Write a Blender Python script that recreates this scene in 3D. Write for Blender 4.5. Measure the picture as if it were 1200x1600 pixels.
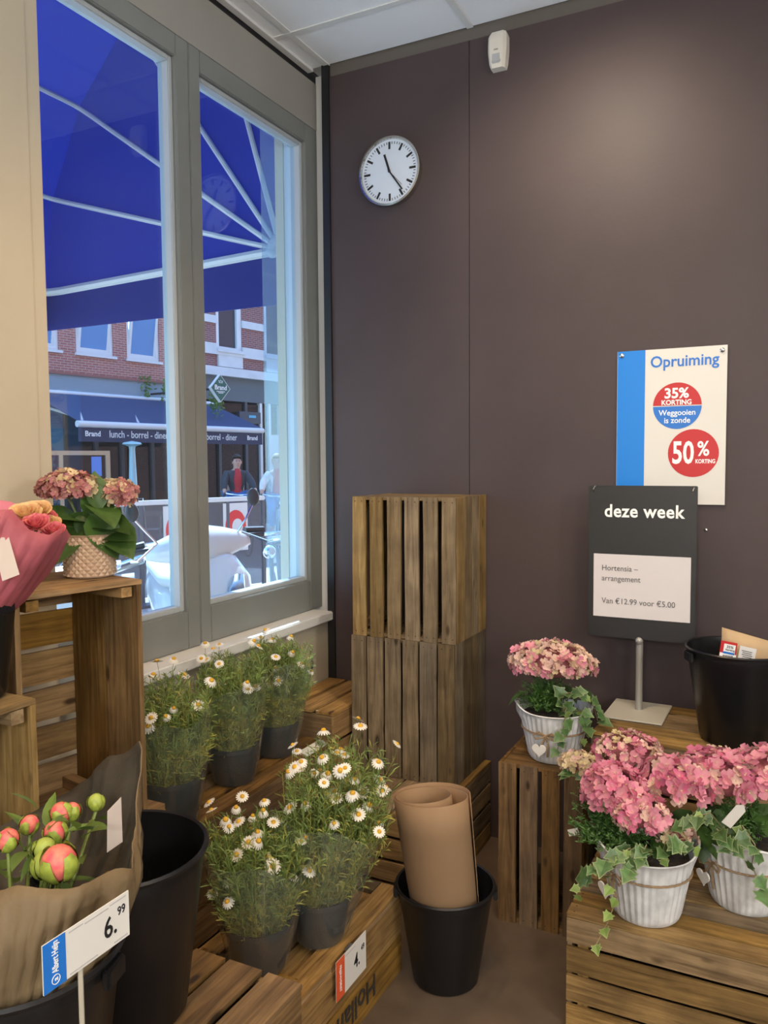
import bpy, bmesh, math, random
from math import sin, cos, pi, radians, sqrt, atan2
from mathutils import Vector, Matrix, Euler, noise
random.seed(7)
for o_ in list(bpy.data.objects): bpy.data.objects.remove(o_, do_unlink=True)
SC = bpy.context.scene
COL = SC.collection

# ------------------------------------------------------------------ camera
FPX = 1249.65; YAW = 0.4695; PIT = 0.0633; ROL = -0.0075
CAM = Vector((1.6835, -2.8128, 1.4249))
FW = Vector((-sin(YAW)*cos(PIT), cos(YAW)*cos(PIT), -sin(PIT)))
_r = Vector((cos(YAW), sin(YAW), 0)); _u = _r.cross(FW)
RT = _r*cos(ROL) + _u*sin(ROL); UP = _u*cos(ROL) - _r*sin(ROL)
cd = bpy.data.cameras.new('camera'); cam = bpy.data.objects.new('camera', cd); COL.objects.link(cam)
cd.sensor_fit = 'HORIZONTAL'; cd.sensor_width = 36; cd.lens = FPX*36/1200; cd.clip_start = .05; cd.clip_end = 300
cam.matrix_world = Matrix(((RT.x, UP.x, -FW.x, CAM.x), (RT.y, UP.y, -FW.y, CAM.y), (RT.z, UP.z, -FW.z, CAM.z), (0, 0, 0, 1)))
SC.camera = cam
def ray(px, py): return FW + RT*((px-600)/FPX) - UP*((py-800)/FPX)
def D(px, py, d): return CAM + ray(px, py)*d
def hitp(px, py, p, n):
    d = ray(px, py); return CAM + d*((Vector(p)-CAM).dot(n)/d.dot(n))
def Zp(px, py, z): return hitp(px, py, (0, 0, z), Vector((0, 0, 1)))
def Yp(px, py, y): return hitp(px, py, (0, y, 0), Vector((0, 1, 0)))
def Xp(px, py, x): return hitp(px, py, (x, 0, 0), Vector((1, 0, 0)))

# ------------------------------------------------------------------ world, sun, exposure
SC.view_settings.view_transform = 'Standard'; SC.view_settings.look = 'None'
SC.view_settings.gamma = 1; SC.view_settings.use_curve_mapping = False
SC.view_settings.exposure = 0.24
W = bpy.data.worlds.new('world'); SC.world = W; W.use_nodes = True
nt = W.node_tree; bg = nt.nodes['Background']
sky = nt.nodes.new('ShaderNodeTexSky'); sky.sky_type = 'NISHITA'; sky.sun_disc = False
sky.sun_elevation = radians(52); sky.sun_rotation = radians(-48); sky.air_density = 1.2; sky.dust_density = 0.6; sky.ozone_density = 1.5
nt.links.new(sky.outputs[0], bg.inputs[0]); bg.inputs[1].default_value = 0.66
sd = bpy.data.lights.new('sun', 'SUN'); sd.energy = 14.0; sd.angle = radians(.6); sd.color = (1, .98, .95)
sun = bpy.data.objects.new('sun', sd); COL.objects.link(sun); sun.location = (-6, 3, 9)
SUN_TO = Vector((.60, -.55, -1.05)).normalized()       # direction the sunlight travels
sun.rotation_euler = SUN_TO.to_track_quat('-Z', 'Y').to_euler()

# ------------------------------------------------------------------ materials
MATS = {}
def mat(name, col, rough=.6, metal=0, noise=0, nscale=8, bump=0, bscale=40, spec=.5, trans=0, sub=0, emit=0, alpha=1, rnd=0, coat=0, stretch=None, col2=None):
    if name in MATS: return MATS[name]
    m = bpy.data.materials.new(name); m.use_nodes = True; n = m.node_tree; L = n.links
    b = n.nodes['Principled BSDF']; b.inputs['Roughness'].default_value = rough; b.inputs['Metallic'].default_value = metal
    b.inputs['Specular IOR Level'].default_value = spec
    b.inputs['Transmission Weight'].default_value = trans
    b.inputs['Coat Weight'].default_value = coat
    c = (*col, 1); b.inputs['Base Color'].default_value = c; b.inputs['Alpha'].default_value = alpha
    if emit: b.inputs['Emission Color'].default_value = c; b.inputs['Emission Strength'].default_value = emit
    tc = n.nodes.new('ShaderNodeTexCoord'); vec = tc.outputs['Object']
    if stretch:
        mp = n.nodes.new('ShaderNodeMapping'); mp.inputs['Scale'].default_value = stretch; L.new(vec, mp.inputs[0]); vec = mp.outputs[0]
    out = None
    if noise:
        nz = n.nodes.new('ShaderNodeTexNoise'); nz.inputs['Scale'].default_value = nscale; nz.inputs['Detail'].default_value = 5; L.new(vec, nz.inputs['Vector'])
        mx = n.nodes.new('ShaderNodeMix'); mx.data_type = 'RGBA'
        k = col2 if col2 else tuple(x*(1-noise) for x in col)
        k1 = col if col2 else tuple(min(1, x*(1+noise)) for x in col)
        mx.inputs[6].default_value = (*k, 1); mx.inputs[7].default_value = (*k1, 1)
        rp = n.nodes.new('ShaderNodeMapRange'); rp.inputs[1].default_value = .32; rp.inputs[2].default_value = .68
        L.new(nz.outputs[0], rp.inputs[0]); L.new(rp.outputs[0], mx.inputs[0]); out = mx.outputs[2]
    if rnd:
        oi = n.nodes.new('ShaderNodeObjectInfo'); hs = n.nodes.new('ShaderNodeHueSaturation')
        mr = n.nodes.new('ShaderNodeMapRange'); mr.inputs[3].default_value = 1-rnd; mr.inputs[4].default_value = 1+rnd
        L.new(oi.outputs['Random'], mr.inputs[0]); L.new(mr.outputs[0], hs.inputs['Value'])
        if out: L.new(out, hs.inputs['Color'])
        else: hs.inputs['Color'].default_value = c
        out = hs.outputs[0]
    if out: L.new(out, b.inputs['Base Color'])
    if bump:
        nb = n.nodes.new('ShaderNodeTexNoise'); nb.inputs['Scale'].default_value = bscale; nb.inputs['Detail'].default_value = 4; L.new(vec, nb.inputs['Vector'])
        bp = n.nodes.new('ShaderNodeBump'); bp.inputs['Strength'].default_value = bump; bp.inputs['Distance'].default_value = .01
        L.new(nb.outputs[0], bp.inputs['Height']); L.new(bp.outputs[0], b.inputs['Normal'])
    if sub:
        tr = n.nodes.new('ShaderNodeBsdfTranslucent'); ms = n.nodes.new('ShaderNodeMixShader'); ms.inputs[0].default_value = sub
        if out: L.new(out, tr.inputs[0])
        else: tr.inputs[0].default_value = c
        L.new(b.outputs[0], ms.inputs[1]); L.new(tr.outputs[0], ms.inputs[2]); L.new(ms.outputs[0], n.nodes['Material Output'].inputs[0])
    MATS[name] = m; return m

def wood(name, light, dark, grey=.0):
    if name in MATS: return MATS[name]
    m = bpy.data.materials.new(name); m.use_nodes = True; n = m.node_tree; L = n.links; N = n.nodes.new
    b = n.nodes['Principled BSDF']; b.inputs['Roughness'].default_value = .72; b.inputs['Specular IOR Level'].default_value = .3
    tc = N('ShaderNodeTexCoord'); oi = N('ShaderNodeObjectInfo')
    off = N('ShaderNodeVectorMath'); off.operation = 'MULTIPLY_ADD'; off.inputs[1].default_value = (1, 1, 1)
    rv = N('ShaderNodeCombineXYZ'); mu = N('ShaderNodeMath'); mu.operation = 'MULTIPLY'; mu.inputs[1].default_value = 37
    L.new(oi.outputs['Random'], mu.inputs[0]); L.new(mu.outputs[0], rv.inputs[0]); L.new(mu.outputs[0], rv.inputs[1]); L.new(mu.outputs[0], rv.inputs[2])
    L.new(tc.outputs['Object'], off.inputs[0]); L.new(rv.outputs[0], off.inputs[2])
    mp = N('ShaderNodeMapping'); mp.inputs['Scale'].default_value = (3.0, 46, 46); L.new(off.outputs[0], mp.inputs[0])
    g = N('ShaderNodeTexNoise'); g.inputs['Scale'].default_value = 1.6; g.inputs['Detail'].default_value = 7; g.inputs['Roughness'].default_value = .62; g.inputs['Distortion'].default_value = .6
    L.new(mp.outputs[0], g.inputs['Vector'])
    cr = N('ShaderNodeValToRGB'); e = cr.color_ramp.elements
    e[0].position = .30; e[0].color = (*dark, 1); e[1].position = .66; e[1].color = (*light, 1)
    L.new(g.outputs[0], cr.inputs[0])
    # blotches and weathering
    bl = N('ShaderNodeTexNoise'); bl.inputs['Scale'].default_value = 9; bl.inputs['Detail'].default_value = 3; L.new(off.outputs[0], bl.inputs['Vector'])
    br = N('ShaderNodeMapRange'); br.inputs[1].default_value = .35; br.inputs[2].default_value = .7; br.inputs[3].default_value = .72; br.inputs[4].default_value = 1.12
    L.new(bl.outputs[0], br.inputs[0])
    hs = N('ShaderNodeHueSaturation'); L.new(cr.outputs[0], hs.inputs['Color'])
    vr = N('ShaderNodeMapRange'); vr.inputs[3].default_value = .66; vr.inputs[4].default_value = 1.26; L.new(oi.outputs['Random'], vr.inputs[0])
    vm = N('ShaderNodeMath'); vm.operation = 'MULTIPLY'; L.new(vr.outputs[0], vm.inputs[0]); L.new(br.outputs[0], vm.inputs[1]); L.new(vm.outputs[0], hs.inputs['Value'])
    sr = N('ShaderNodeMath'); sr.operation = 'FRACT'; sm = N('ShaderNodeMath'); sm.operation = 'MULTIPLY'; sm.inputs[1].default_value = 91.7; L.new(oi.outputs['Random'], sm.inputs[0]); L.new(sm.outputs[0], sr.inputs[0])
    ss = N('ShaderNodeMapRange'); ss.inputs[3].default_value = .80; ss.inputs[4].default_value = 1.16; L.new(sr.outputs[0], ss.inputs[0]); L.new(ss.outputs[0], hs.inputs['Saturation'])
    # knots
    vo = N('ShaderNodeTexVoronoi'); vo.inputs['Scale'].default_value = 1.0
    mk = N('ShaderNodeMapping'); mk.inputs['Scale'].default_value = (6, 15, 15); L.new(off.outputs[0], mk.inputs[0]); L.new(mk.outputs[0], vo.inputs['Vector'])
    kr = N('ShaderNodeMapRange'); kr.inputs[1].default_value = .07; kr.inputs[2].default_value = .15; L.new(vo.outputs['Distance'], kr.inputs[0])
    mx = N('ShaderNodeMix'); mx.data_type = 'RGBA'; mx.inputs[6].default_value = (*[x*.45 for x in dark], 1); L.new(kr.outputs[0], mx.inputs[0]); L.new(hs.outputs[0], mx.inputs[7])
    L.new(mx.outputs[2], b.inputs['Base Color'])
    bp = N('ShaderNodeBump'); bp.inputs['Strength'].default_value = .35; bp.inputs['Distance'].default_value = .003; L.new(g.outputs[0], bp.inputs['Height']); L.new(bp.outputs[0], b.inputs['Normal'])
    MATS[name] = m; return m

def glassy(name, tint=(1, 1, 1), rough=0.0, ior=1.5, veil=0, veilcol=(.8, .9, 1), boost=0):
    if name in MATS: return MATS[name]
    m = bpy.data.materials.new(name); m.use_nodes = True; n = m.node_tree; L = n.links; N = n.nodes.new
    n.nodes.remove(n.nodes['Principled BSDF'])
    t = N('ShaderNodeBsdfTransparent'); t.inputs[0].default_value = (*tint, 1)
    g = N('ShaderNodeBsdfGlossy'); g.inputs['Roughness'].default_value = rough
    lw = N('ShaderNodeLayerWeight'); lw.inputs[0].default_value = .5; pw = N('ShaderNodeMath'); pw.operation = 'POWER'; pw.inputs[1].default_value = 5
    L.new(lw.outputs['Facing'], pw.inputs[0]); fr = N('ShaderNodeMath'); fr.operation = 'MULTIPLY_ADD'; f0 = ((ior-1)/(ior+1))**2; fr.inputs[1].default_value = 1-f0; fr.inputs[2].default_value = f0
    L.new(pw.outputs[0], fr.inputs[0])
    ms = N('ShaderNodeMixShader'); L.new(t.outputs[0], ms.inputs[1]); L.new(g.outputs[0], ms.inputs[2])
    if boost:
        ad = N('ShaderNodeMath'); ad.operation = 'ADD'; ad.inputs[1].default_value = boost; ad.use_clamp = True; L.new(fr.outputs[0], ad.inputs[0]); L.new(ad.outputs[0], ms.inputs[0])
    else: L.new(fr.outputs[0], ms.inputs[0])
    o = ms.outputs[0]
    if veil:
        d = N('ShaderNodeBsdfDiffuse'); d.inputs[0].default_value = (*veilcol, 1); m2 = N('ShaderNodeMixShader'); m2.inputs[0].default_value = veil
        L.new(o, m2.inputs[1]); L.new(d.outputs[0], m2.inputs[2]); o = m2.outputs[0]
    L.new(o, n.nodes['Material Output'].inputs[0]); MATS[name] = m; return m

# ------------------------------------------------------------------ mesh helpers
def link(name, me, parent=None, loc=None):
    o = bpy.data.objects.new(name, me); COL.objects.link(o)
    if parent is not None: o.parent = parent
    if loc is not None: o.location = loc
    return o
def tag(o, label=None, cat=None, group=None, kind=None):
    if label: o['label'] = label
    if cat: o['category'] = cat
    if group: o['group'] = group
    if kind: o['kind'] = kind
    return o
def thing(name, label, cat, loc=(0, 0, 0), rz=0, group=None, rot=None):
    o = bpy.data.objects.new(name, None); COL.objects.link(o); o.location = loc; o.empty_display_size = .05
    o.rotation_euler = rot if rot else (0, 0, rz)
    return tag(o, label, cat, group)
class MB:
    def __init__(s): s.v = []; s.f = []; s.m = []; s.cur = 0
    def add(s, vs, fs):
        k = len(s.v); s.v += [tuple(x) for x in vs]; s.f += [tuple(i+k for i in f) for f in fs]; s.m += [s.cur]*len(fs); return s
    def box(s, x0, x1, y0, y1, z0, z1, M=None):
        p = [Vector((x, y, z)) for z in (z0, z1) for y in (y0, y1) for x in (x0, x1)]
        if M: p = [M @ q for q in p]
        return s.add(p, [(0, 2, 3, 1), (4, 5, 7, 6), (0, 1, 5, 4), (2, 6, 7, 3), (0, 4, 6, 2), (1, 3, 7, 5)])
    def rbox(s, x0, x1, y0, y1, z0, z1, r, M=None):
        bm = bmesh.new(); bmesh.ops.create_cube(bm, size=1)
        for v in bm.verts: v.co = Vector(((x0+x1)/2+v.co.x*(x1-x0), (y0+y1)/2+v.co.y*(y1-y0), (z0+z1)/2+v.co.z*(z1-z0)))
        bmesh.ops.bevel(bm, geom=bm.edges[:], offset=r, segments=2, affect='EDGES')
        bm.verts.ensure_lookup_table(); vs = [(M @ v.co if M else v.co.copy()) for v in bm.verts]; fs = [[v.index for v in f.verts] for f in bm.faces]; bm.free()
        return s.add(vs, fs)
    def tube(s, pts, r, n=6, cap=True, closed=False):
        pts = [Vector(p) for p in pts]; N = len(pts); rr = r if hasattr(r, '__len__') else [r]*N
        vs = []; a = None
        for i, p in enumerate(pts):
            t = (pts[(i+1) % N]-pts[i-1]) if closed else (pts[min(i+1, N-1)]-pts[max(i-1, 0)])
            if t.length < 1e-9: t = Vector((0, 0, 1))
            t.normalize()
            if a is None: a = t.orthogonal().normalized()
            a = (a-t*a.dot(t));  a = a.normalized() if a.length > 1e-6 else t.orthogonal().normalized()
            b = t.cross(a)
            vs += [p+(a*cos(2*pi*k/n)+b*sin(2*pi*k/n))*rr[i] for k in range(n)]
        fs = []
        for i in range(N if closed else N-1):
            j = (i+1) % N
            fs += [(i*n+k, i*n+(k+1) % n, j*n+(k+1) % n, j*n+k) for k in range(n)]
        if cap and not closed: fs += [tuple(range(n-1, -1, -1)), tuple((N-1)*n+k for k in range(n))]
        return s.add(vs, fs)
    def lathe(s, prof, n=32, c=(0, 0, 0), fn=None, closed=False):
        vs = []
        for (r, z) in prof:
            for k in range(n):
                a = 2*pi*k/n; rr = fn(r, z, a, k) if fn else r
                vs.append((c[0]+rr*cos(a), c[1]+rr*sin(a), c[2]+z))
        fs = []; N = len(prof)
        for i in range(N if closed else N-1):
            j = (i+1) % N; fs += [(i*n+k, i*n+(k+1) % n, j*n+(k+1) % n, j*n+k) for k in range(n)]
        if not closed and N > 2:
            if prof[0][0] > 1e-5: fs.append(tuple(range(n-1, -1, -1)))
            if prof[-1][0] > 1e-5: fs.append(tuple((N-1)*n+k for k in range(n)))
        return s.add(vs, fs)
    def prism(s, outline, t, M=None):
        n = len(outline); vs = [Vector((x, y, 0)) for x, y in outline]+[Vector((x, y, t)) for x, y in outline]
        if M: vs = [M @ v for v in vs]
        return s.add(vs, [tuple(range(n-1, -1, -1)), tuple(range(n, 2*n))]+[(i, (i+1) % n, n+(i+1) % n, n+i) for i in range(n)])
    def ball(s, c, r, nu=10, nv=7, sc=(1, 1, 1), M=None):
        vs = []; c = Vector(c)
        for i in range(nv+1):
            t = pi*i/nv
            for k in range(nu):
                a = 2*pi*k/nu; v = Vector((sin(t)*cos(a)*sc[0], sin(t)*sin(a)*sc[1], cos(t)*sc[2]))*r
                vs.append((M @ v if M else v)+c)
        return s.add(vs, [(i*nu+k, (i+1)*nu+k, (i+1)*nu+(k+1) % nu, i*nu+(k+1) % nu) for i in range(nv) for k in range(nu)])
    def grid(s, P, wrap=False):
        r = len(P); c = len(P[0]); vs = [q for row in P for q in row]
        return s.add(vs, [(i*c+j, i*c+(j+1) % c, (i+1)*c+(j+1) % c, (i+1)*c+j) for i in range(r-1) for j in range(c if wrap else c-1)])
    def mesh(s, name, mats, smooth=False):
        me = bpy.data.meshes.new(name); me.from_pydata(s.v, [], s.f)
        for m in (mats if isinstance(mats, (list, tuple)) else [mats]): me.materials.append(m)
        if any(s.m): me.polygons.foreach_set('material_index', s.m)
        if smooth:
            me.polygons.foreach_set('use_smooth', [True]*len(me.polygons))
            if smooth != 'all': me.set_sharp_from_angle(angle=radians(40 if smooth is True else smooth))
        me.update(); return me
    def build(s, name, mats, parent=None, smooth=False, loc=None): return link(name, s.mesh(name, mats, smooth), parent, loc)
    def solid(s, name, mats, parent=None, t=.001, smooth='all', loc=None):
        o = s.build(name, mats, parent, smooth, loc); md = o.modifiers.new('thickness', 'SOLIDIFY'); md.thickness = t; md.offset = 0; return o
def struct(o): o['kind'] = 'structure'; return o
def lerp(a, b, t): return a+(b-a)*t
def Mrot(loc=(0, 0, 0), rx=0, ry=0, rz=0): return Matrix.Translation(loc) @ Euler((rx, ry, rz)).to_matrix().to_4x4()
def frame(org, ex, ey):
    ex = Vector(ex).normalized(); ey = Vector(ey); ey = (ey-ex*ey.dot(ex)).normalized(); ez = ex.cross(ey); o = Vector(org)
    return Matrix(((ex.x, ey.x, ez.x, o.x), (ex.y, ey.y, ez.y, o.y), (ex.z, ey.z, ez.z, o.z), (0, 0, 0, 1)))
def text(name, s, size, m, parent, M, bold=0, align='CENTER', squeeze=1, space=1, depth=.0003, shear=0):
    cu = bpy.data.curves.new('lettering', 'FONT'); cu.body = s; cu.size = size; cu.align_x = align; cu.align_y = 'CENTER'; cu.offset = bold*size; cu.extrude = depth
    cu.space_character = space; cu.resolution_u = 3; cu.shear = shear
    to = bpy.data.objects.new('tmp_text', cu); COL.objects.link(to)
    me = bpy.data.meshes.new_from_object(to.evaluated_get(bpy.context.evaluated_depsgraph_get()))
    bpy.data.objects.remove(to, do_unlink=True); me.materials.clear(); me.materials.append(m); me.name = name
    me.transform(M @ Matrix.Diagonal((squeeze, 1, 1, 1)))
    return link(name, me, parent)
def copy_tree(o, parent=None):
    c = o.copy(); COL.objects.link(c); c.parent = parent
    for ch in list(o.children): copy_tree(ch, c)
    return c
# ------------------------------------------------------------------ ceiling spotlights of the shop (out of frame above), then added fill lamps
def spot(loc, target, energy, angle=95, blend=.6, col=(1, .80, .55), rad=.06, what='flower display'):
    d = Vector(target)-Vector(loc); q = d.to_track_quat('-Z', 'Y')
    t = thing('ceiling_spotlight', 'white round ceiling spotlight aimed at the '+what, 'spotlight', loc, rot=q.to_euler(), group='ceiling spotlights')
    MB().lathe([(.052, .0), (.055, .0), (.055, .08), (.03, .11), (.028, .105), (.052, .075)], 20, closed=True).build('lamp_can', mat('lamp_white', (.8, .8, .8), .4), t, True)
    l = bpy.data.lights.new('spot_light', 'SPOT'); l.energy = energy; l.spot_size = radians(angle); l.spot_blend = blend; l.color = col; l.shadow_soft_size = rad
    o = bpy.data.objects.new('spot_light', l); COL.objects.link(o); o.parent = t; o.location = (0, 0, -.01)
    return t
SP = [((1.05, -.75, 2.86), (1.12, .0, 2.0), 40, 115, 1, (1, .84, .64)), ((.75, -1.15, 2.86), (.7, -1.0, 0), 40, 110, .9, (1, .68, .37)), ((1.9, -1.5, 2.86), (1.4, -.5, .5), 30, 100, .9, (1, .80, .58)),
      ((1.2, -2.3, 2.86), (.5, -1.8, .7), 44, 105, .9, (1, .63, .31)), ((2.6, -2.4, 2.86), (2.2, -1.2, 0), 16, 120, .9)]
for q, w_ in zip(SP, ('dark wall', 'low daisy crates', 'white hydrangea pots', 'open crate on the left', 'open floor')): spot(*q, what=w_)
def fill(loc, energy, where):  # unseen globe lamps, added to brighten the ceiling and the room
    t = thing('fill_lamp', 'added white globe pendant lamp hanging '+where, 'lamp', loc, group='globe pendant lamps')
    MB().tube([(0, 0, .16), (0, 0, 2.98-loc[2])], .004, 6).build('cord', mat('lamp_cord', (.05, .05, .05), .6), t)
    MB().lathe([(.05, .12), (.05, .16), (.01, .165)], 16).build('cap', mat('lamp_white', (.8, .8, .8), .4), t, True)
    MB().lathe([(.0, -.15), (.07, -.13), (.12, -.07), (.14, 0), (.12, .07), (.06, .125)], 20).build('globe', mat('opal_glass', (1, .93, .82), .3, emit=1.5), t, 'all')
    l = bpy.data.lights.new('fill_light', 'POINT'); l.energy = energy; l.color = (1, .965, .93); l.shadow_soft_size = .16
    o = bpy.data.objects.new('fill_light', l); COL.objects.link(o); o.parent = t; o.location = (0, 0, -.32)
for p_, w_ in (((1.6, -4.2), 'behind the photographer'), ((3.4, -2.6), 'over the open floor to the right'), ((3.4, -4.8), 'in the far corner of the shop')): fill((p_[0], p_[1], 2.25), 72, w_)

# ------------------------------------------------------------------ structure
m_plum = mat('plum_panel', (.066, .048, .048), .52, noise=.10, nscale=2.2, bump=.04, bscale=60, spec=.3)
m_black = mat('black_strip', (.008, .008, .010), .5)
m_toptrim = mat('taupe_trim', (.115, .10, .085), .6)
m_cream = mat('cream_paint', (.50, .44, .33), .55, noise=.04, nscale=3)
m_fascia = mat('fascia_paint', (.33, .32, .285), .5, noise=.04, nscale=3)
m_frame = mat('window_grey', (.215, .225, .215), .42, noise=.05, nscale=6)
m_bead = mat('window_bead', (.42, .46, .48), .35)
m_tile = mat('ceiling_tile', (.88, .91, .94), .9, bump=.12, bscale=220)
m_tbar = mat('ceiling_bar', (.74, .75, .74), .5)
m_floor = mat('floor_vinyl', (.115, .082, .056), .33, noise=.18, nscale=7, bump=.03, bscale=120)
m_white = mat('white_paint', (.72, .72, .70), .5)
m_glass = glassy('window_glass', (.76, .90, 1.0), 0, 1.5, .012, (.75, .85, 1))
m_steel = mat('steel', (.6, .6, .6), .28, metal=1)

struct(MB().box(-.20, 5.2, -6.2, .12, -.06, 0).build('floor', m_floor))
wb = struct(MB().box(-.001, 5.2, .021, .12, 0, 3.0).build('wall_back', m_black))
for a, b in ((.0, .6145), (.6170, 1.834), (1.8365, 3.05), (3.053, 4.3)):
    MB().box(a, b, 0, .02, .0, 2.94).build('panel', m_plum, wb)
MB().box(.03, 5.2, .004, .02, 2.942, 3.0).build('top_trim', m_toptrim, wb)
MB().box(-.002, .030, -.010, .0, .0, 2.985).build('edge_strip', m_black, wb)
struct(MB().box(5.2, 5.3, -6.2, .12, 0, 3.0).build('wall_right', m_white))
struct(MB().box(-.25, 5.3, -6.3, -6.2, 0, 3.0).build('wall_front', m_white))
wl = struct(MB().box(-.20, -.005, -1.40, .12, -.15, .775).build('wall_left', m_cream))
MB().box(-.20, -.07, -6.2, .12, 2.772, 2.955).build('fascia', m_fascia, wl)
MB().box(-.20, -.072, -6.2, .12, 2.955, 3.05).build('shadow_gap', m_black, wl)
MB().box(-.13, -.003, .062, .115, .775, 2.985).build('reveal', m_white, wl)
pier = struct(MB().box(-.20, .03, -6.2, -1.395, -.15, 2.955).build('wall_pier', m_cream))
MB().box(.03, .034, -6.2, -1.435, 0, 2.955).build('cover_board', m_cream, pier)
struct(MB().rbox(-.10, .022, -1.395, -.001, .775, .812, .004).build('trim_1', m_white))     # window sill

def window(n, y0, y1, z0, z1, gy0, gy1, gz0, gz1):
    t = bpy.data.objects.new('window_%d' % n, None); COL.objects.link(t); t.location = (-.10, (y0+y1)/2, z0); struct(t)
    c = (y0+y1)/2
    def B(nm, a, b, e, f, x0=-.04, x1=.03, m=m_frame): return MB().rbox(x0, x1, a-c, b-c, e-z0, f-z0, .003).build(nm, m, t, True)
    B('stile', y0, gy0-.018, z0, z1); B('stile', gy1+.018, y1, z0, z1)
    B('rail', gy0-.018, gy1+.018, z0, gz0-.018); B('rail', gy0-.018, gy1+.018, gz1+.018, z1)
    B('glazing_bead', gy0-.018, gy0, gz0-.018, gz1+.018, -.03, .016, m_bead); B('glazing_bead', gy1, gy1+.018, gz0-.018, gz1+.018, -.03, .016, m_bead)
    B('glazing_bead', gy0, gy1, gz0-.018, gz0, -.03, .016, m_bead); B('glazing_bead', gy0, gy1, gz1, gz1+.018, -.03, .016, m_bead)
    MB().box(-.014, -.010, gy0-.002-c, gy1+.002-c, gz0-.002-z0, gz1+.002-z0).build('pane', m_glass, t)
window(1, -1.60, -.7235, .813, 2.772, -1.50, -.803, .955, 2.685)
window(2, -.7205, .062, .813, 2.772, -.650, -.048, .955, 2.680)
ce = struct(MB().box(-.072, 5.2, -6.2, .12, 3.0, 3.08).build('ceiling', m_tbar))
xs = [-.07, .02]+[.02+.6*k for k in range(1, 10)]; ys = [.0]+[-.265-.6*k for k in range(0, 11)]
tm = {}
for i in range(len(xs)-1):
    for j in range(len(ys)-1):
        x0, x1, y1, y0 = xs[i], min(xs[i+1], 5.2), ys[j], max(ys[j+1], -6.2)
        k = (round(x1-x0, 3), round(y1-y0, 3))
        if k not in tm: tm[k] = MB().box(-k[0]/2+.003, k[0]/2-.003, -k[1]/2+.003, k[1]/2-.003, -.006, .0).mesh('ceiling_tile', m_tile)
        link('ceiling_tile', tm[k], ce, ((x0+x1)/2, (y0+y1)/2, 2.992))
for x in xs[1:-1]: MB().box(x-.012, x+.012, -6.2, .0, 2.982, 2.986).build('ceiling_bar', m_tbar, ce)
for y in ys[1:-1]: MB().box(-.07, 5.2, y-.012, y+.012, 2.981, 2.985).build('ceiling_bar', m_tbar, ce)
MB().box(-.07, -.045, -6.2, .0, 2.975, 2.986).build('ceiling_bar', m_tbar, ce)

# ------------------------------------------------------------------ wooden crates
WD = {'warm': wood('crate_wood_warm', (.40, .235, .078), (.14, .068, .019)),
      'mid': wood('crate_wood_mid', (.345, .222, .094), (.122, .070, .026)),
      'grey': wood('crate_wood_grey', (.205, .148, .078), (.085, .054, .026)),
      'red': wood('crate_wood_red', (.235, .135, .050), (.080, .042, .015)),
      'pale': wood('crate_wood_pale', (.300, .208, .098), (.140, .083, .032))}
SLATS = {}
def slat_mesh(L, Wd, T, m, var):
    k = (round(L, 3), round(Wd, 3), round(T, 3), m.name, var)
    if k in SLATS: return SLATS[k]
    rr = random.Random(hash(k) & 0xffff); b = MB(); n = 3; P = []
    for i in range(n+1):
        x = -L/2+L*i/n; a = rr.uniform(-.0022, .0006); c = rr.uniform(-.0006, .0022); z = rr.uniform(-.0008, .0008)
        P.append([(x, -Wd/2-a, -T/2+z), (x, Wd/2-c, -T/2+z), (x, Wd/2-c, T/2+z), (x, -Wd/2-a, T/2+z)])
    b.grid(P, True); k4 = n*4; b.f += [(3, 2, 1, 0), (k4, k4+1, k4+2, k4+3)]; b.m += [0, 0]
    SLATS[k] = b.mesh('slat', m); return SLATS[k]
AX = {'x': Vector((1, 0, 0)), 'y': Vector((0, 1, 0)), 'z': Vector((0, 0, 1))}
NAIL = {}
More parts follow.
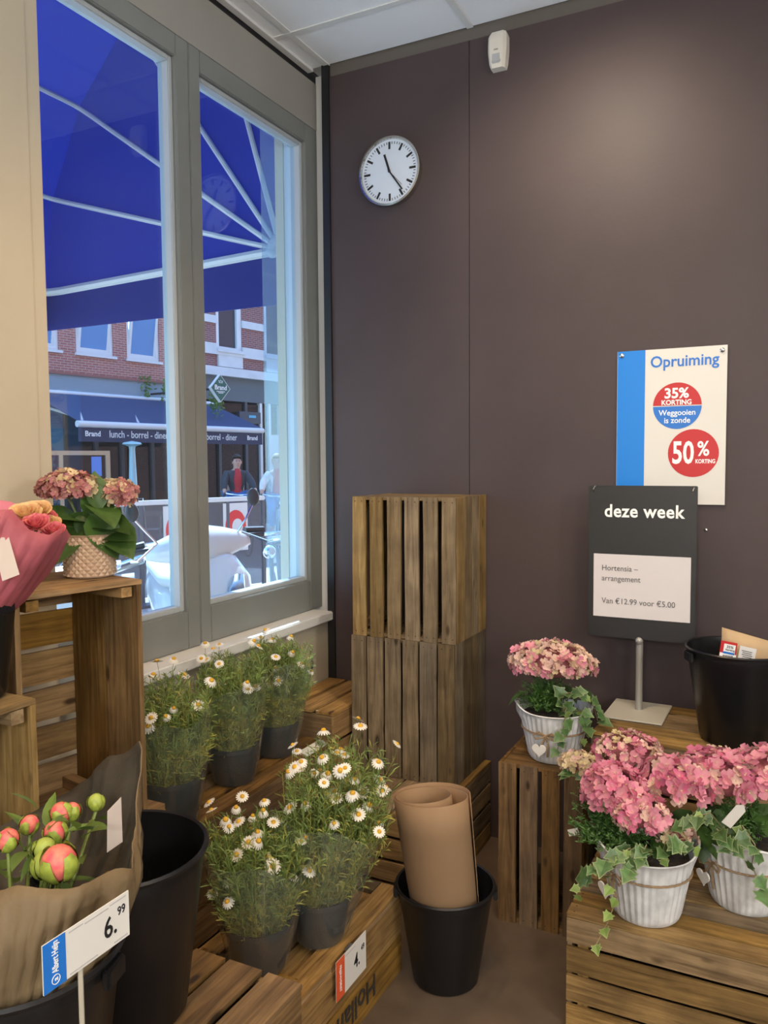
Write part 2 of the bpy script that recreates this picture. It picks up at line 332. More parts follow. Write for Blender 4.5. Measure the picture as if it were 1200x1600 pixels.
def crate(label, x0, x1, y0, y1, z0, z1, bottom='-z', long='x', rz=0, wd='mid', nb=6, gb=.012, ns=4, gs=.006, ne=3, ge=.004, T=.010, seed=0, skip=(), nails=None, group=None, wiggle=1.0):
    """slatted fruit crate; `bottom` = outward direction of its slatted floor, `long` = axis of the slats; the opposite face is open"""
    rr = random.Random(seed*31+5); m = WD[wd]
    cx, cy = (x0+x1)/2, (y0+y1)/2
    t = thing('wooden_crate', label, 'crate', (cx, cy, z0), rz, group)
    dim = {'x': x1-x0, 'y': y1-y0, 'z': z1-z0}; base = Vector((0, 0, dim['z']/2))
    sb = -1 if bottom[0] == '-' else 1; ab = bottom[1]; al = long; at = [c for c in 'xyz' if c not in (ab, al)][0]
    Lb, Ll, Lt = dim[ab], dim[al], dim[at]
    eb, el, et = AX[ab]*sb, AX[al], AX[at]
    def put(ex, ey, pos, L, w, th=T):
        me = slat_mesh(L, w, th, m, rr.randrange(3)); M = frame(base+pos, ex, ey)
        M = M @ Euler((rr.uniform(-.006, .006)*wiggle, rr.uniform(-.003, .003)*wiggle, rr.uniform(-.006, .006)*wiggle)).to_matrix().to_4x4()
        if rr.random() < .5: M = M @ Matrix.Rotation(pi, 4, 'Z')
        o = link('slat', me, t); o.matrix_basis = M; return o
    # floor slats
    w = (Lt-gb*(nb-1))/nb; of = -Lt/2
    for i in range(nb):
        if ('b', i) in skip: continue
        put(el, et, eb*(Lb/2-T/2)+et*(of+w/2+i*(w+gb)), Ll, w*rr.uniform(.96, 1.02))
    # long sides
    H = Lb-T-.001; w = (H-gs*(ns-1))/ns
    for s in (-1, 1):
        for i in range(ns):
            if (('l', s), i) in skip: continue
            put(el, eb, et*s*(Lt/2-T/2)+eb*(-Lb/2+w/2+i*(w+gs)), Ll, w)
    # end boards
    w = (H-ge*(ne-1))/ne
    for s in (-1, 1):
        for i in range(ne):
            put(et, eb, el*s*(Ll/2-T/2-.0015)+eb*(-Lb/2+w/2+i*(w+ge)), Lt-2*T-.002, w, T*1.15)
    # corner posts
    pm = slat_mesh(H-.004, .026, .026, m, 0)
    for s in (-1, 1):
        for q in (-1, 1):
            o = link('corner_post', pm, t); o.matrix_basis = frame(base+el*s*(Ll/2-T*2.2-.016)+et*q*(Lt/2-T-.0145)-eb*(T/2+.0005), eb, et)
    # nail heads at the slat ends of the floor face
    if nails:
        k = 'n'
        if k not in NAIL: NAIL[k] = MB().lathe([(.0021, 0), (.0019, .0008), (0, .0010)], 6).mesh('nail', mat('nail_rust', (.06, .04, .03), .6, metal=.5))
        w = (Lt-gb*(nb-1))/nb
        for i in range(nb):
            for s in (-1, 1):
                for q in (-.25, .25):
                    o = link('nail', NAIL[k], t); p = base+eb*(Lb/2+.0006)+et*(of+w/2+i*(w+gb)+w*q)+el*s*(Ll/2-.016); o.matrix_basis = frame(p, el, eb.cross(el))
    return t
C = crate
C('upright slatted crate on top of the two-crate tower by the dark wall', .286, .686, -.312, -.012, .80, 1.30, '-y', 'z', 0, 'pale', nb=6, gb=.016, ns=4, gs=.002, seed=1, nails=1)
C('lower upright crate of the tower, under another upright crate', .278, .682, -.318, -.010, .302, .799, '-y', 'z', 0, 'grey', nb=6, gb=.006, ns=4, gs=.002, seed=2, nails=1)
C('lying slatted crate at the foot of the crate tower, behind the paper roll', .285, .705, -.585, -.012, 0, .300, '+z', 'y', 0, 'mid', nb=6, gb=.008, ns=4, gs=.012, ne=4, ge=.010, seed=3)
C('crate in the window corner left of the crate tower', .005, .262, -.415, -.015, .226, .535, '+z', 'y', 0, 'warm', nb=3, gb=.014, ns=3, gs=.012, seed=4)
C('low crate under the corner crate beside the tower', .005, .275, -.44, -.012, 0, .224, '+z', 'y', 0, 'mid', nb=4, ns=2, ne=2, seed=5)
C('upper crate of the window platform holding the back row of daisies', 0.008, .280, -1.375, -.455, .226, .450, '+z', 'y', 0, 'red', nb=4, gb=.013, ns=2, gs=.01, ne=2, seed=6)
C('lower crate of the window platform under the back row of daisies', 0.008, .280, -1.375, -.455, 0, .224, '+z', 'y', 0, 'red', nb=4, gb=.013, ns=2, gs=.01, ne=2, seed=7)
C('upright crate with wide gaps under the single white pot by the dark wall', .903, 1.163, -.512, -.222, 0, .500, '-y', 'z', 0, 'red', nb=4, gb=.010, ns=4, gs=.004, seed=8, nails=1)
C('crate carrying the black sign stand and the black bucket by the wall', 1.175, 1.715, -.425, -.045, .302, .600, '+z', 'x', -.07, 'mid', nb=5, gb=.010, ns=4, gs=.012, seed=9)
C('bottom crate under the sign stand crate', 1.315, 1.80, -.43, -.045, 0, .2995, '+z', 'x', -.03, 'mid', nb=5, ns=4, gs=.012, seed=10)
C('front right crate with long horizontal slats holding two potted hydrangeas', 1.212, 1.740, -.895, -.520, 0, .300, '+z', 'x', 0, 'mid', nb=6, gb=.010, ns=4, gs=.010, seed=11, nails=1)
# crates on the left
C('tall open crate with a pink hydrangea in a dimpled pot on top', .10, .38, -1.745, -1.455, .634, 1.168, '-x', 'y', -.2, 'warm', nb=6, gb=.010, ns=2, gs=.002, ne=2, seed=12)
C('upper of two crates under the tall open crate on the left', .03, .402, -1.80, -1.425, .318, .632, '+z', 'y', 0, 'warm', nb=5, ns=3, seed=13)
C('lower of two crates under the tall open crate on the left', .03, .402, -1.80, -1.425, 0, .316, '+z', 'y', 0, 'red', nb=5, ns=3, seed=14)
C('open crate under the black bucket with the pink bouquet', .06, .47, -2.25, -1.825, .482, 1.0, '-x', 'y', 0, 'pale', nb=5, ns=3, seed=15)
C('crate below the open crate at the far left', .06, .47, -2.25, -1.825, 0, .480, '+z', 'y', 0, 'red', nb=5, ns=4, seed=16)
C('crate stand under the black peony buckets', .52, .93, -2.35, -1.665, 0, .50, '+z', 'y', 0, 'red', nb=5, ns=4, seed=17)
hc = C('long low crate with a price card and dark stencil lettering on its side', .407, .742, -1.63, -.868, 0, .226, '+z', 'y', 0, 'warm', nb=5, gb=.012, ns=2, gs=.004, ne=2, T=.012, seed=18)
tp = slat_mesh(.762, .062, .011, WD['warm'], 1); o = link('rim_board', tp, hc); o.matrix_basis = frame((.1365, 0, .2318), (0, 1, 0), (-1, 0, 0))
o = link('rim_board', slat_mesh(.27, .05, .011, WD['grey'], 2), hc); o.matrix_basis = frame((-.031, .356, .2318), (1, 0, 0), (0, 1, 0))
for i in range(5):
    o = link('slat', slat_mesh(.30, .053, .011, WD['warm'], i % 3), hc); o.matrix_basis = frame((-.130+.0575*i, -.23, .2318), (0, 1, 0), (-1, 0, 0))
m_ink = mat('stencil_ink', (.03, .024, .018), .8)
text('stencil_lettering', 'Holland', .082, m_ink, hc, frame((.1690, Xp(588, 1545, .744).y+1.249, .062), (0, -1, 0), (0, 0, -1)), .012, 'LEFT', .95)
# ------------------------------------------------------------------ wall clock
m_pw = mat('print_white', (.86, .86, .84), .5); m_pk = mat('print_black', (.012, .012, .014), .5); m_card = mat('card_white', (.68, .655, .60), .55)
m_red = mat('print_red', (.50, .018, .020), .45); m_blue = mat('print_blue', (.015, .16, .56), .4); m_blue2 = mat('print_blue_bright', (.005, .20, .66), .4)
FRW = lambda p: frame(p, (1, 0, 0), (0, 0, 1))           # print plane facing the room from the back wall
ck = thing('wall_clock', 'round white wall clock with steel rim on the dark wall', 'clock', (.308, 0, 2.519))
M = FRW((0, 0, 0))
def lat(prof, n=48):
    b = MB().lathe(prof, n); b.v = [tuple(M @ Vector(v)) for v in b.v]; return b
b = MB().lathe([(.110, 0), (.120, .0), (.124, .034), (.1275, .036), (.1275, .042), (.121, .043), (.118, .036), (.117, .030), (.110, .028)], 56, closed=True); b.v = [tuple(M @ Vector(v)) for v in b.v]; b.build('rim', mat('clock_steel', (.55, .54, .50), .22, metal=1), ck, 35)
lat([(.0, .0335), (.1185, .0335)], 56).build('dial', mat('clock_dial', (.62, .68, .76), .4), ck)
hb = [MB(), MB()]
for k in range(60):
    a = 2*pi*k/60; R = Matrix.Rotation(-a, 4, 'Z')
    big = k % 5 == 0
    b = MB().box(-.0042 if big else -.0013, .0042 if big else .0013, .082 if big else .100, .109, .0337, .0343, M @ R)
    b.build('hour_mark' if big else 'minute_mark', m_pk, ck)
def hand(nm, ang, l, w, z, tail=.0):
    MB().box(-w, w, -tail, l, z, z+.001, M @ Matrix.Rotation(-radians(ang), 4, 'Z')).build(nm, m_pk, ck)
hand('hour_hand', 342, .068, .0042, .0350, .004); hand('minute_hand', 144, .092, .0028, .0365, .004); hand('second_hand', 137, .078, .0007, .038, .01)
lat([(.005, .034), (.005, .0395), (0, .040)], 16).build('hub', m_pk, ck)

# ------------------------------------------------------------------ motion detector
md = thing('motion_detector', 'white alarm motion detector high on the dark wall', 'motion detector', (.733, 0, 2.805))
b = MB(); P = []
for i in range(9):
    t = i/8; z = .125*t; w = (.028+.006*min(1, t*2.2))*(1 if t < .93 else .9); dpt = .030+.018*sin(pi*min(1, .25+t*.6)); 
    if i in (0, 8): dpt *= .8; w *= .9
    P.append([(-w, 0, z), (-w, -dpt*.7, z), (-w*.72, -dpt, z), (w*.72, -dpt, z), (w, -dpt*.7, z), (w, 0, z)])
b.grid(P, True); b.f += [(5, 4, 3, 2, 1, 0), (48, 49, 50, 51, 52, 53)]; b.m += [0, 0]
b.build('housing', mat('detector_plastic', (.70, .66, .58), .4), md, 30)
MB().rbox(-.0165, .0165, -.049, -.040, .012, .045, .003).build('lens', mat('detector_lens', (.42, .43, .44), .35), md, True)
MB().rbox(-.009, .010, -.0495, -.044, .052, .060, .002).build('sensor_slot', mat('detector_slot', (.30, .27, .23), .4), md)
MB().box(-.020, -.015, -.0475, -.046, .054, .058).build('led', mat('detector_slot', (.30, .27, .23), .4), md)

# ------------------------------------------------------------------ sale poster on the wall
yp = -.008
def yq(px, py, y=yp): p = Yp(px, py, y); return p.x, p.z
x0, z1 = yq(965, 550); x1, _ = yq(1137, 543); _, z0 = yq(1133, 789)
ps = thing('sale_poster', 'white and blue clearance sale poster screwed to the dark wall', 'poster', ((x0+x1)/2, 0, z0))
ox = (x0+x1)/2
def PP(px, py, dy=0): x, z = yq(px, py); return (x-ox, yp-dy, z-z0)
bx1 = PP(1008, 600)[0]
b = MB(); P = []
for i in range(13):
    t = i/12; x = lerp(x0, x1, t)-ox; P.append([(x, yp, (z1-z0)*s) for s in (0, .2, .4, .6, .8, 1)])
P2 = [[q for q in r] for r in P]
b.grid(P); b.solid('sheet', m_card, ps, .002, False)
MB().box(x0-ox+.001, bx1, yp-.0018, yp+.001, 0.115, z1-z0).build('blue_band', m_blue2, ps)
MB().box(x0-ox+.001, bx1, yp-.0018, yp+.001, 0.0, .115).build('blue_band', m_blue2, ps)
def disc(nm, c, r, m, par, a0=0, a1=2*pi, dz=0, n=40, yy=0):
    pts = [(r*cos(lerp(a0, a1, k/n)), r*sin(lerp(a0, a1, k/n))) for k in range(n+1)]
    if a1-a0 > 6.28: pts = pts[:-1]
    return MB().prism(pts, .0006, FRW((c[0], c[1]-dz, c[2]))).build(nm, m, par)
E1 = .0012
c1 = PP(1058, 634, E1); r1 = .076
disc('badge_red', c1, r1, m_red, ps, 0.02, pi-.02); disc('badge_blue', c1, r1, m_blue, ps, pi+.02, 2*pi-.02)
c2 = PP(1083, 708, E1); disc('badge_red', c2, .0785, m_red, ps)
def ptx(s, px, py, size, m, bold, sq=1, dz=.0007, space=1): q = PP(px, py, E1+dz); return text('lettering', s, size, m, ps, FRW(q), bold, 'CENTER', sq, space)
ptx('Opruiming', 1069, 564, .052, m_blue, .015, .94)
ptx('35%', 1057, 615, .046, m_pw, .030); ptx('KORTING', 1057, 629, .0225, m_pw, .028, .95)
ptx('Weggooien', 1058, 645, .026, m_pw, .010, .95); ptx('is zonde', 1058, 657, .026, m_pw, .012, .95)
ptx('50', 1067, 709, .102, m_pw, .022, .68); ptx('%', 1099, 702, .066, m_pw, .020, .82); ptx('KORTING', 1102, 721, .0185, m_pw, .030, .74)
for q in ((972, 556), (1129, 547)):
    p = PP(*q, .003); b = MB().lathe([(.006, 0), (.0075, .002), (.004, .005), (0, .0055)], 14); b.v = [tuple(FRW(p) @ Vector(v)) for v in b.v]; b.build('screw', m_steel, ps, True)
p = Yp(1103, 828, 0); b = MB().lathe([(.0045, 0), (.0045, .004), (0, .006)], 12); b.v = [tuple(FRW((0, 0, 0)) @ Vector(v)) for v in b.v]
tag(b.build('wall_screw', m_steel, None, True, p), 'small bare screw in the dark wall right of the black sign', 'screw')

# ------------------------------------------------------------------ black sign on a stand
ys_ = -.145
sg = thing('sign_stand', 'black weekly offer sign on a grey metal stand', 'sign', (1.258, ys_, .6015))
def SS(px, py, dy=0): p = Yp(px, py, ys_-dy); return Vector((p.x-1.258, -dy, p.z-.6015))
a, b_, c_, d_ = SS(921, 757), SS(1091, 761), SS(1086, 1006), SS(917, 993)
l, r, t_, bo = (a.x+d_.x)/2, (b_.x+c_.x)/2, (a.z+b_.z)/2, (c_.z+d_.z)/2
MB().rbox(l, r, -.004, .004, bo, t_, .002).build('board', mat('sign_black', (.022, .022, .022), .38, noise=.1, nscale=4), sg, True)
MB().tube([(0, .008, .004), (0, .008, bo+.06)], .0115, 14).build('pole', mat('stand_grey', (.33, .32, .29), .4, metal=.3), sg, True)
MB().rbox(-.092, .092, -.115, .10, 0, .005, .0015, Matrix.Rotation(-.02, 4, 'Z')).build('base_plate', mat('stand_base', (.47, .44, .36), .45), sg, True)
MB().ball((0, .0, bo-.004), .013, 10, 6).build('pole_cap', mat('stand_grey', (.33, .32, .29), .4, metal=.3), sg, 'all')
pa, pc = SS(929, 863, .0045), SS(1079, 972, .0045); pb, pd = SS(1079, 873, .0045), SS(926, 963, .0045)
pl, pr, pt, pbm = (pa.x+pd.x)/2, (pb.x+pc.x)/2, (pa.z+pb.z)/2, (pc.z+pd.z)/2
MB().box(pl, pr, -.0056, -.0042, pbm, pt).build('paper', mat('sign_paper', (.62, .58, .57), .5), sg)
FS = lambda v: frame(v, (1, 0, 0), (0, 0, 1))
m_txt = mat('print_grey', (.10, .10, .10), .6)
text('lettering', 'deze week', .058, m_pw, sg, FS(SS(1005, 800, .0052)), .022, 'CENTER', .93, 1.06)
for s, px, py in (('Hortensia \u2013', 940, 887), ('arrangement', 940, 903), ('Van \u20ac12.99 voor \u20ac5.00', 940, 938)):
    text('lettering', s, .0262, m_txt, sg, FS(SS(px, py, .0064)), .0, 'LEFT', .92)
for q in ((928, 764), (1083, 767)):
    p = SS(*q, .006); MB().tube([p+Vector((0, 0, -.006)), p+Vector((0, -.006, 0)), p+Vector((.003, -.004, .007)), p+Vector((.004, .004, .010))], .0022, 6).build('hook', m_steel, sg, True)

# ------------------------------------------------------------------ buckets
m_bk = mat('bucket_black', (.008, .008, .009), .32, spec=.4, bump=.03, bscale=25)
def bucket(label, loc, rb, rt, h, rz=0, name='flower_bucket'):
    t = thing(name, label, 'bucket', loc, rz); w = .004
    pr = [(.001, 0), (rb-.006, 0), (rb, .006), (lerp(rb, rt, .9), h*.90), (lerp(rb, rt, .92), h*.905), (rt-.002, h-.012), (rt+.004, h-.010), (rt+.0065, h-.004), (rt+.003, h), (rt-.002, h-.002), (rt-w-.003, h*.90), (rb-w, .012), (.001, .012)]
    MB().lathe(pr, 48, closed=True).build('body', m_bk, t, True)
    for s in (-1, 1):
        MB().rbox(s*(rt+.004)-.006, s*(rt+.004)+.006, -.022, .022, h-.040, h-.012, .003).build('handle_lug', m_bk, t, True)
    return t
bucket('black bucket on the floor holding a roll of brown paper', (.864, -.842, 0), .090, .132, .272, .4, 'waste_bucket')
bucket('black bucket with a brown paper bag inside, beside the sign stand', (1.560, -.287, .6015), .102, .142, .275, .5)
BB1 = D(192, 1350, 1.34); BB1.z = .502
bucket('empty black bucket beside the peony bouquets', BB1, .100, .136, .285, 1.2)
BB2 = Vector((.775, -2.118, .502))
bucket('black bucket holding the peony bouquets', BB2, .100, .136, .285, .3)
pq = Zp(-68, 1090, 1.001); BB3 = Vector((min(pq.x, .36), pq.y, 1.001))
bucket('small black bucket holding the pink wrapped bouquet', BB3, .085, .108, .20, .2)

# ------------------------------------------------------------------ paper roll in the floor bucket
m_roll = mat('brown_roll_paper', (.27, .165, .085), .75, noise=.05, nscale=4, sub=0)
rl = thing('paper_roll', 'upright roll of brown wrapping paper standing in the floor bucket', 'paper roll', (.868, -.832, .125))
b = MB(); P = []; ax = Vector((-.006, -.098, .425))
NR = 120
for i in range(NR+1):
    u_ = i/NR*2.55; a = .30+2*pi*u_                        # turns
    f_ = 0 if u_ < .92 else min(1, (u_-.92)/.35); f_ = f_*f_*(3-2*f_)
    rr = lerp(.1010, .0745, f_)-.0012*u_; ox_ = -.0215*f_; oy_ = -.004*f_
    row = []
    for j in range(6):
        s_ = j/5; k_ = .86+.14*s_**.6; p = Vector((rr*k_*cos(a)+ox_*s_, rr*k_*sin(a)+oy_*s_, 0))+ax*s_
        if j == 5: p.z += .010*sin(a+2.2)-.004*f_
        row.append(p)
    P.append(row)
b.grid(P); o = b.solid('paper_sheet', m_roll, rl, .0022)

# ------------------------------------------------------------------ brown paper bag
bg_ = thing('paper_bag', 'brown paper bag with price stickers sticking out of the black bucket', 'bag', (1.575, -.275, .64), .0)
a_ = Yp(1128, 980, -.275)
tl = Vector((a_.x-1.575, 0, a_.z-.64))
tr = tl+Vector((.165, .02, -.042)); bl = Vector((-.06, 0, .02)); br = Vector((.075, .015, .02))
rows = []
rr = random.Random(3)
for i in range(9):
    t = i/8; A = bl.lerp(tl, t); B = br.lerp(tr, t); th = .030*(1-t)**.6+.003
    F = [A.lerp(B, k/8)+Vector((0, -th*sin(pi*(.08+.84*k/8))+rr.uniform(-.0015, .0015), rr.uniform(-.001, .001))) for k in range(9)]
    K = [A.lerp(B, k/8)+Vector((0, th*sin(pi*(.08+.84*k/8)), 0)) for k in range(8, -1, -1)]
    rows.append(F+K)
b = MB().grid(rows, True); b.f += [tuple(range(17, -1, -1)), tuple(range(8*18, 9*18))]; b.m += [0, 0]
b.build('bag', mat('bag_kraft', (.46, .315, .17), .7, noise=.1, nscale=14), bg_, 'all')
def bag_pt(px, py, dy): p = Yp(px, py, -.275); return Vector((p.x-1.575, dy, p.z-.64))
def sticker(nm, px, py, w, h, rot, dy, m, dz=.0): return MB().prism([(-w/2, -h/2), (w/2, -h/2), (w/2, h/2), (-w/2, h/2)], .0006, frame(bag_pt(px, py, dy), (cos(rot), 0, sin(rot)), (-sin(rot), 0, cos(rot)))).build(nm, m, bg_)
sticker('sticker_red', 1139, 1012, .044, .050, -.12, -.0335, m_red); sticker('sticker_white', 1141, 1010, .031, .026, -.12, -.0343, m_pw)
sticker('sticker_blue', 1139.5, 1016.5, .031, .006, -.12, -.0349, m_blue); sticker('sticker_white', 1138, 1022, .044, .018, -.12, -.0344, m_pw)
sticker('price_label', 1168, 1020, .044, .048, -.15, -.0345, mat('label_grey', (.68, .66, .64), .5))
for s, px, py, sz in (('35%', 1142, 1007.5, .011), ('korting', 1142, 1012, .0085)):
    text('lettering', s, sz, m_pk, bg_, frame(bag_pt(px, py, -.0354), (cos(-.12), 0, sin(-.12)), (0, 0, 1)), .01)
for k in range(7): sticker('barcode_bar', 1131.5+2.2*k, 1021.3+.3*k, .0022 if k % 2 else .0034, .009, -.12, -.0352, m_txt)
for k in range(5): sticker('print_line', 1168, 1014+3.0*k, .028-.004*(k % 2), .0022, -.15, -.0352, m_txt)

# ------------------------------------------------------------------ leaves, florets and other plant pieces (shared meshes)
def leaf_mesh(nm, L, Wd, m, fold=.25, curl=.3, n=6):
    P = []
    for i in range(n+1):
        t = i/n; w = Wd/2*sin(pi*min(1, t**.8*.98+.02))**.85*(1 if t < .97 else .2); x = L*t; z = -curl*L*t*t
        P.append([(x, -w, z+fold*w), (x, -w*.5, z+fold*w*.35), (x, 0, z), (x, w*.5, z+fold*w*.35), (x, w, z+fold*w)])
    return MB().grid(P).mesh(nm, m, 'all')
m_lf = mat('hydrangea_leaf', (.06, .125, .025), .45, noise=.25, nscale=30, sub=.25, rnd=.3)
m_lf_y = mat('hydrangea_leaf_young', (.22, .30, .06), .45, noise=.2, nscale=30, sub=.25, rnd=.2)
m_ivy = mat('ivy_green', (.075, .145, .045), .4, noise=.3, nscale=60, sub=.15, rnd=.3); m_ivyr = mat('ivy_cream', (.17, .225, .095), .45, rnd=.15)
m_stem = mat('plant_stem', (.12, .17, .05), .6); m_soil = mat('soil', (.035, .025, .018), .95, noise=.4, nscale=60, bump=.6, bscale=90)
def ivy_mesh(nm, sc, m1, m2):
    out = [(0, 0), (.10, .20), (.05, .42), (.32, .34), (.42, .50), (.62, .26), (1.0, 0)]
    pts = out+[(x, -y) for x, y in out[-2:0:-1]]; c = (.38, 0); b = MB(); n = len(pts)
    def lift(x, y): return (x*sc, y*sc, (-.22*x*x+.22*abs(y)*.9)*sc)
    inner = [(c[0]+(x-c[0])*.86, c[1]+(y-c[1])*.86) for x, y in pts]
    b.add([lift(*c)]+[lift(*q) for q in inner], [(0, 1+i, 1+(i+1) % n) for i in range(n)])
    b.cur = 1; b.add([lift(*q) for q in inner]+[lift(*q) for q in pts], [(i, n+i, n+(i+1) % n, (i+1) % n) for i in range(n)])
    return b.mesh(nm, [m1, m2])
IVY = [ivy_mesh('ivy_leaf', .046, m_ivy, m_ivyr), ivy_mesh('ivy_leaf', .036, m_ivy, m_ivyr), ivy_mesh('ivy_leaf', .027, mat('ivy_young', (.20, .30, .07), .4, sub=.15, rnd=.2), mat('ivy_young_edge', (.28, .36, .12), .45))]
HL = [leaf_mesh('leaf', .095, .066, m_lf), leaf_mesh('leaf', .075, .05, m_lf), leaf_mesh('leaf', .06, .04, m_lf_y)]
def floret_mesh(nm, r, m, cm):
    b = MB()
    for k in range(4):
        a = k*pi/2; R = Matrix.Rotation(a, 3, 'Z')
        q = [(0, 0, 0), (r*.40, -r*.48, r*.14), (r*.90, -r*.46, r*.38), (r*1.05, 0, r*.30), (r*.90, r*.46, r*.38), (r*.40, r*.48, r*.14), (r*.55, 0, r*.04)]
        b.add([R @ Vector(v) for v in q], [(0, 1, 6), (1, 2, 6), (2, 3, 6), (3, 4, 6), (4, 5, 6), (5, 0, 6)])
    b.cur = 1; b.lathe([(r*.13, 0), (r*.10, r*.12), (0, r*.16)], 6)
    return b.mesh(nm, [m, cm], 'all')
m_fc = mat('floret_eye', (.55, .45, .22), .6)
def pet(nm, c, c2): return mat(nm, c, .55, noise=.2, nscale=70, sub=.25, rnd=.18, col2=c2)
FL = {'pink': floret_mesh('floret', .0160, pet('petal_pink', (.66, .20, .30), (.72, .34, .36)), m_fc),
      'deep': floret_mesh('floret', .0160, pet('petal_deep_pink', (.58, .11, .22), (.66, .24, .32)), m_fc),
      'pale': floret_mesh('floret', .0125, pet('petal_pale_pink', (.72, .44, .40), (.70, .52, .38)), m_fc),
      'cream': floret_mesh('floret', .0120, pet('petal_cream', (.66, .56, .30), (.62, .46, .30)), m_fc),
      'dusty': floret_mesh('floret', .0100, pet('petal_dusty', (.40, .13, .15), (.44, .21, .17)), m_fc)}
def place(o, p, n, up=None, spin=0, s=1):
    n = Vector(n).normalized(); x = n.orthogonal().normalized() if up is None else (Vector(up)-n*Vector(up).dot(n)).normalized()
    y = n.cross(x); M_ = Matrix(((x.x, y.x, n.x, p[0]), (x.y, y.y, n.y, p[1]), (x.z, y.z, n.z, p[2]), (0, 0, 0, 1))) @ Matrix.Rotation(spin, 4, 'Z') @ Matrix.Scale(s, 4)
    o.matrix_basis = M_; return o
def flower_head(par, c, rx, ry, rz, kinds, n, seed, low=-.25, tilt=None, fs=1.0):
    rr = random.Random(seed); c = Vector(c); Rm = Euler(tilt).to_matrix() if tilt else Matrix.Identity(3)
    core = MB().ball((0, 0, 0), 1, 12, 7, (rx*.76, ry*.76, rz*.66), Rm.to_4x4()).build('flower_head', mat('head_core', (.34, .11, .12), .8, noise=.3, nscale=50), par, 'all', c)
    for i in range(n):
        z = 1-(1-low)*(i+.5)/n; a = i*2.39996+rr.uniform(-.25, .25); q = sqrt(max(0, 1-z*z)); j = 1+rr.uniform(-.10, .08)
        p = Rm @ Vector((rx*q*cos(a)*j, ry*q*sin(a)*j, rz*z*j)); nn = Rm @ (Vector((q*cos(a)/rx, q*sin(a)/ry, z/rz)).normalized()+Vector((rr.uniform(-.6, .6), rr.uniform(-.6, .6), rr.uniform(-.3, .5))))
        o = link('floret', FL[rr.choice(kinds)], core); place(o, p, nn, None, rr.uniform(0, 6.28), fs*rr.uniform(.82, 1.18))
    return core
def leafpart(par, nm, me, p, d, rr, s=1, nrm=None):
    d = Vector(d).normalized(); n = Vector(nrm) if nrm else Vector((0, 0, 1))+Vector((rr.uniform(-.4, .4), rr.uniform(-.4, .4), 0)); n = n-d*n.dot(d)
    n = n.normalized() if n.length > 1e-4 else d.orthogonal(); y = n.cross(d); o = link(nm, me, par)
    o.matrix_basis = Matrix(((d.x, y.x, n.x, p[0]), (d.y, y.y, n.y, p[1]), (d.z, y.z, n.z, p[2]), (0, 0, 0, 1))) @ Matrix.Scale(s, 4); return o
TOCAM = lambda p: (CAM-Vector(p)).normalized()

# ------------------------------------------------------------------ hydrangea in the dimpled pot, on the tall open crate
pt = Zp(141, 899, 1.1695)
hp = thing('potted_hydrangea', 'dusty pink hydrangea in a dimpled cream pot on the open crate', 'potted plant', pt)
b = MB(); R0 = .0545; nc = 22; nr = 11; dz_ = .088/nr; da_ = 2*pi/nc; N2 = nc*2
cy = lambda a, z, r=R0: (r*cos(a), r*sin(a), z)
for r_ in range(nr+1):
    for c_ in range(nc):
        a = (c_+.5*(r_ % 2))*da_; z = .004+r_*dz_; lo = max(.004, z-dz_); hi = min(.092, z+dz_)
        b.add([cy(a, z, R0+.0042), cy(a-da_/2, z), cy(a, lo), cy(a+da_/2, z), cy(a, hi)], [(0, 1, 2), (0, 2, 3), (0, 3, 4), (0, 4, 1)])
b.lathe([(.001, 0), (R0-.003, 0), (R0, .004)], N2); b.lathe([(R0, .092), (R0+.003, .095), (R0-.003, .096), (R0-.005, .088), (R0-.006, .02)], N2)
b.build('pot', mat('cream_ceramic', (.52, .38, .27), .38, noise=.08, nscale=10, spec=.5), hp)
MB().lathe([(.0, .084), (.048, .082)], 20).build('soil', m_soil, hp)
def loc_of(base, px, py, dd): return D(px, py, dd)-Vector(base)
d0 = (Vector(pt)-CAM).dot(FW)
flower_head(hp, loc_of(pt, 106, 762, d0-.01), .062, .062, .036, ['dusty', 'dusty', 'dusty', 'dusty', 'cream'], 170, 11, -.5)
flower_head(hp, loc_of(pt, 187, 773, d0+.02), .036, .036, .032, ['dusty', 'dusty', 'cream'], 90, 12, -.6)
flower_head(hp, loc_of(pt, 168, 768, d0+.05), .022, .022, .022, ['cream'], 30, 13, -.6)
rr = random.Random(5)
for px, py in ((106, 775), (187, 785), (150, 800)):
    q = loc_of(pt, px, py, d0); MB().tube([(0, 0, .08), tuple(q*.5+Vector((0, 0, .04))), tuple(q)], .003, 6).build('stem', m_stem, hp, True)
for k, (px, py, tx, ty, s) in enumerate([(150, 815, 152, 775, 1.0), (160, 800, 195, 790, .9), (165, 820, 200, 850, 1.1), (150, 830, 205, 812, .95), (130, 815, 105, 800, 1.0), (125, 825, 95, 850, 1.05), (140, 830, 122, 862, .85), (118, 805, 85, 815, 1.0), (150, 822, 185, 825, 1.1), (140, 805, 165, 835, 1.0), (130, 800, 140, 840, .9), (160, 830, 195, 858, .85), (112, 800, 90, 835, .9), (145, 790, 175, 800, 1.0), (135, 800, 118, 835, 1.05), (158, 795, 150, 770, .8), (122, 812, 140, 850, .8)]):
    p = loc_of(pt, px, py, d0+rr.uniform(-.03, .03)); q = loc_of(pt, tx, ty, d0+rr.uniform(-.06, .02))
    leafpart(hp, 'leaf', HL[0 if s > .9 else 1], p, q-p, rr, s*1.2, Vector((0, 0, .6))+TOCAM(pt)*rr.uniform(.3, 1.0)+Vector((rr.uniform(-.3, .3), rr.uniform(-.3, .3), 0)))

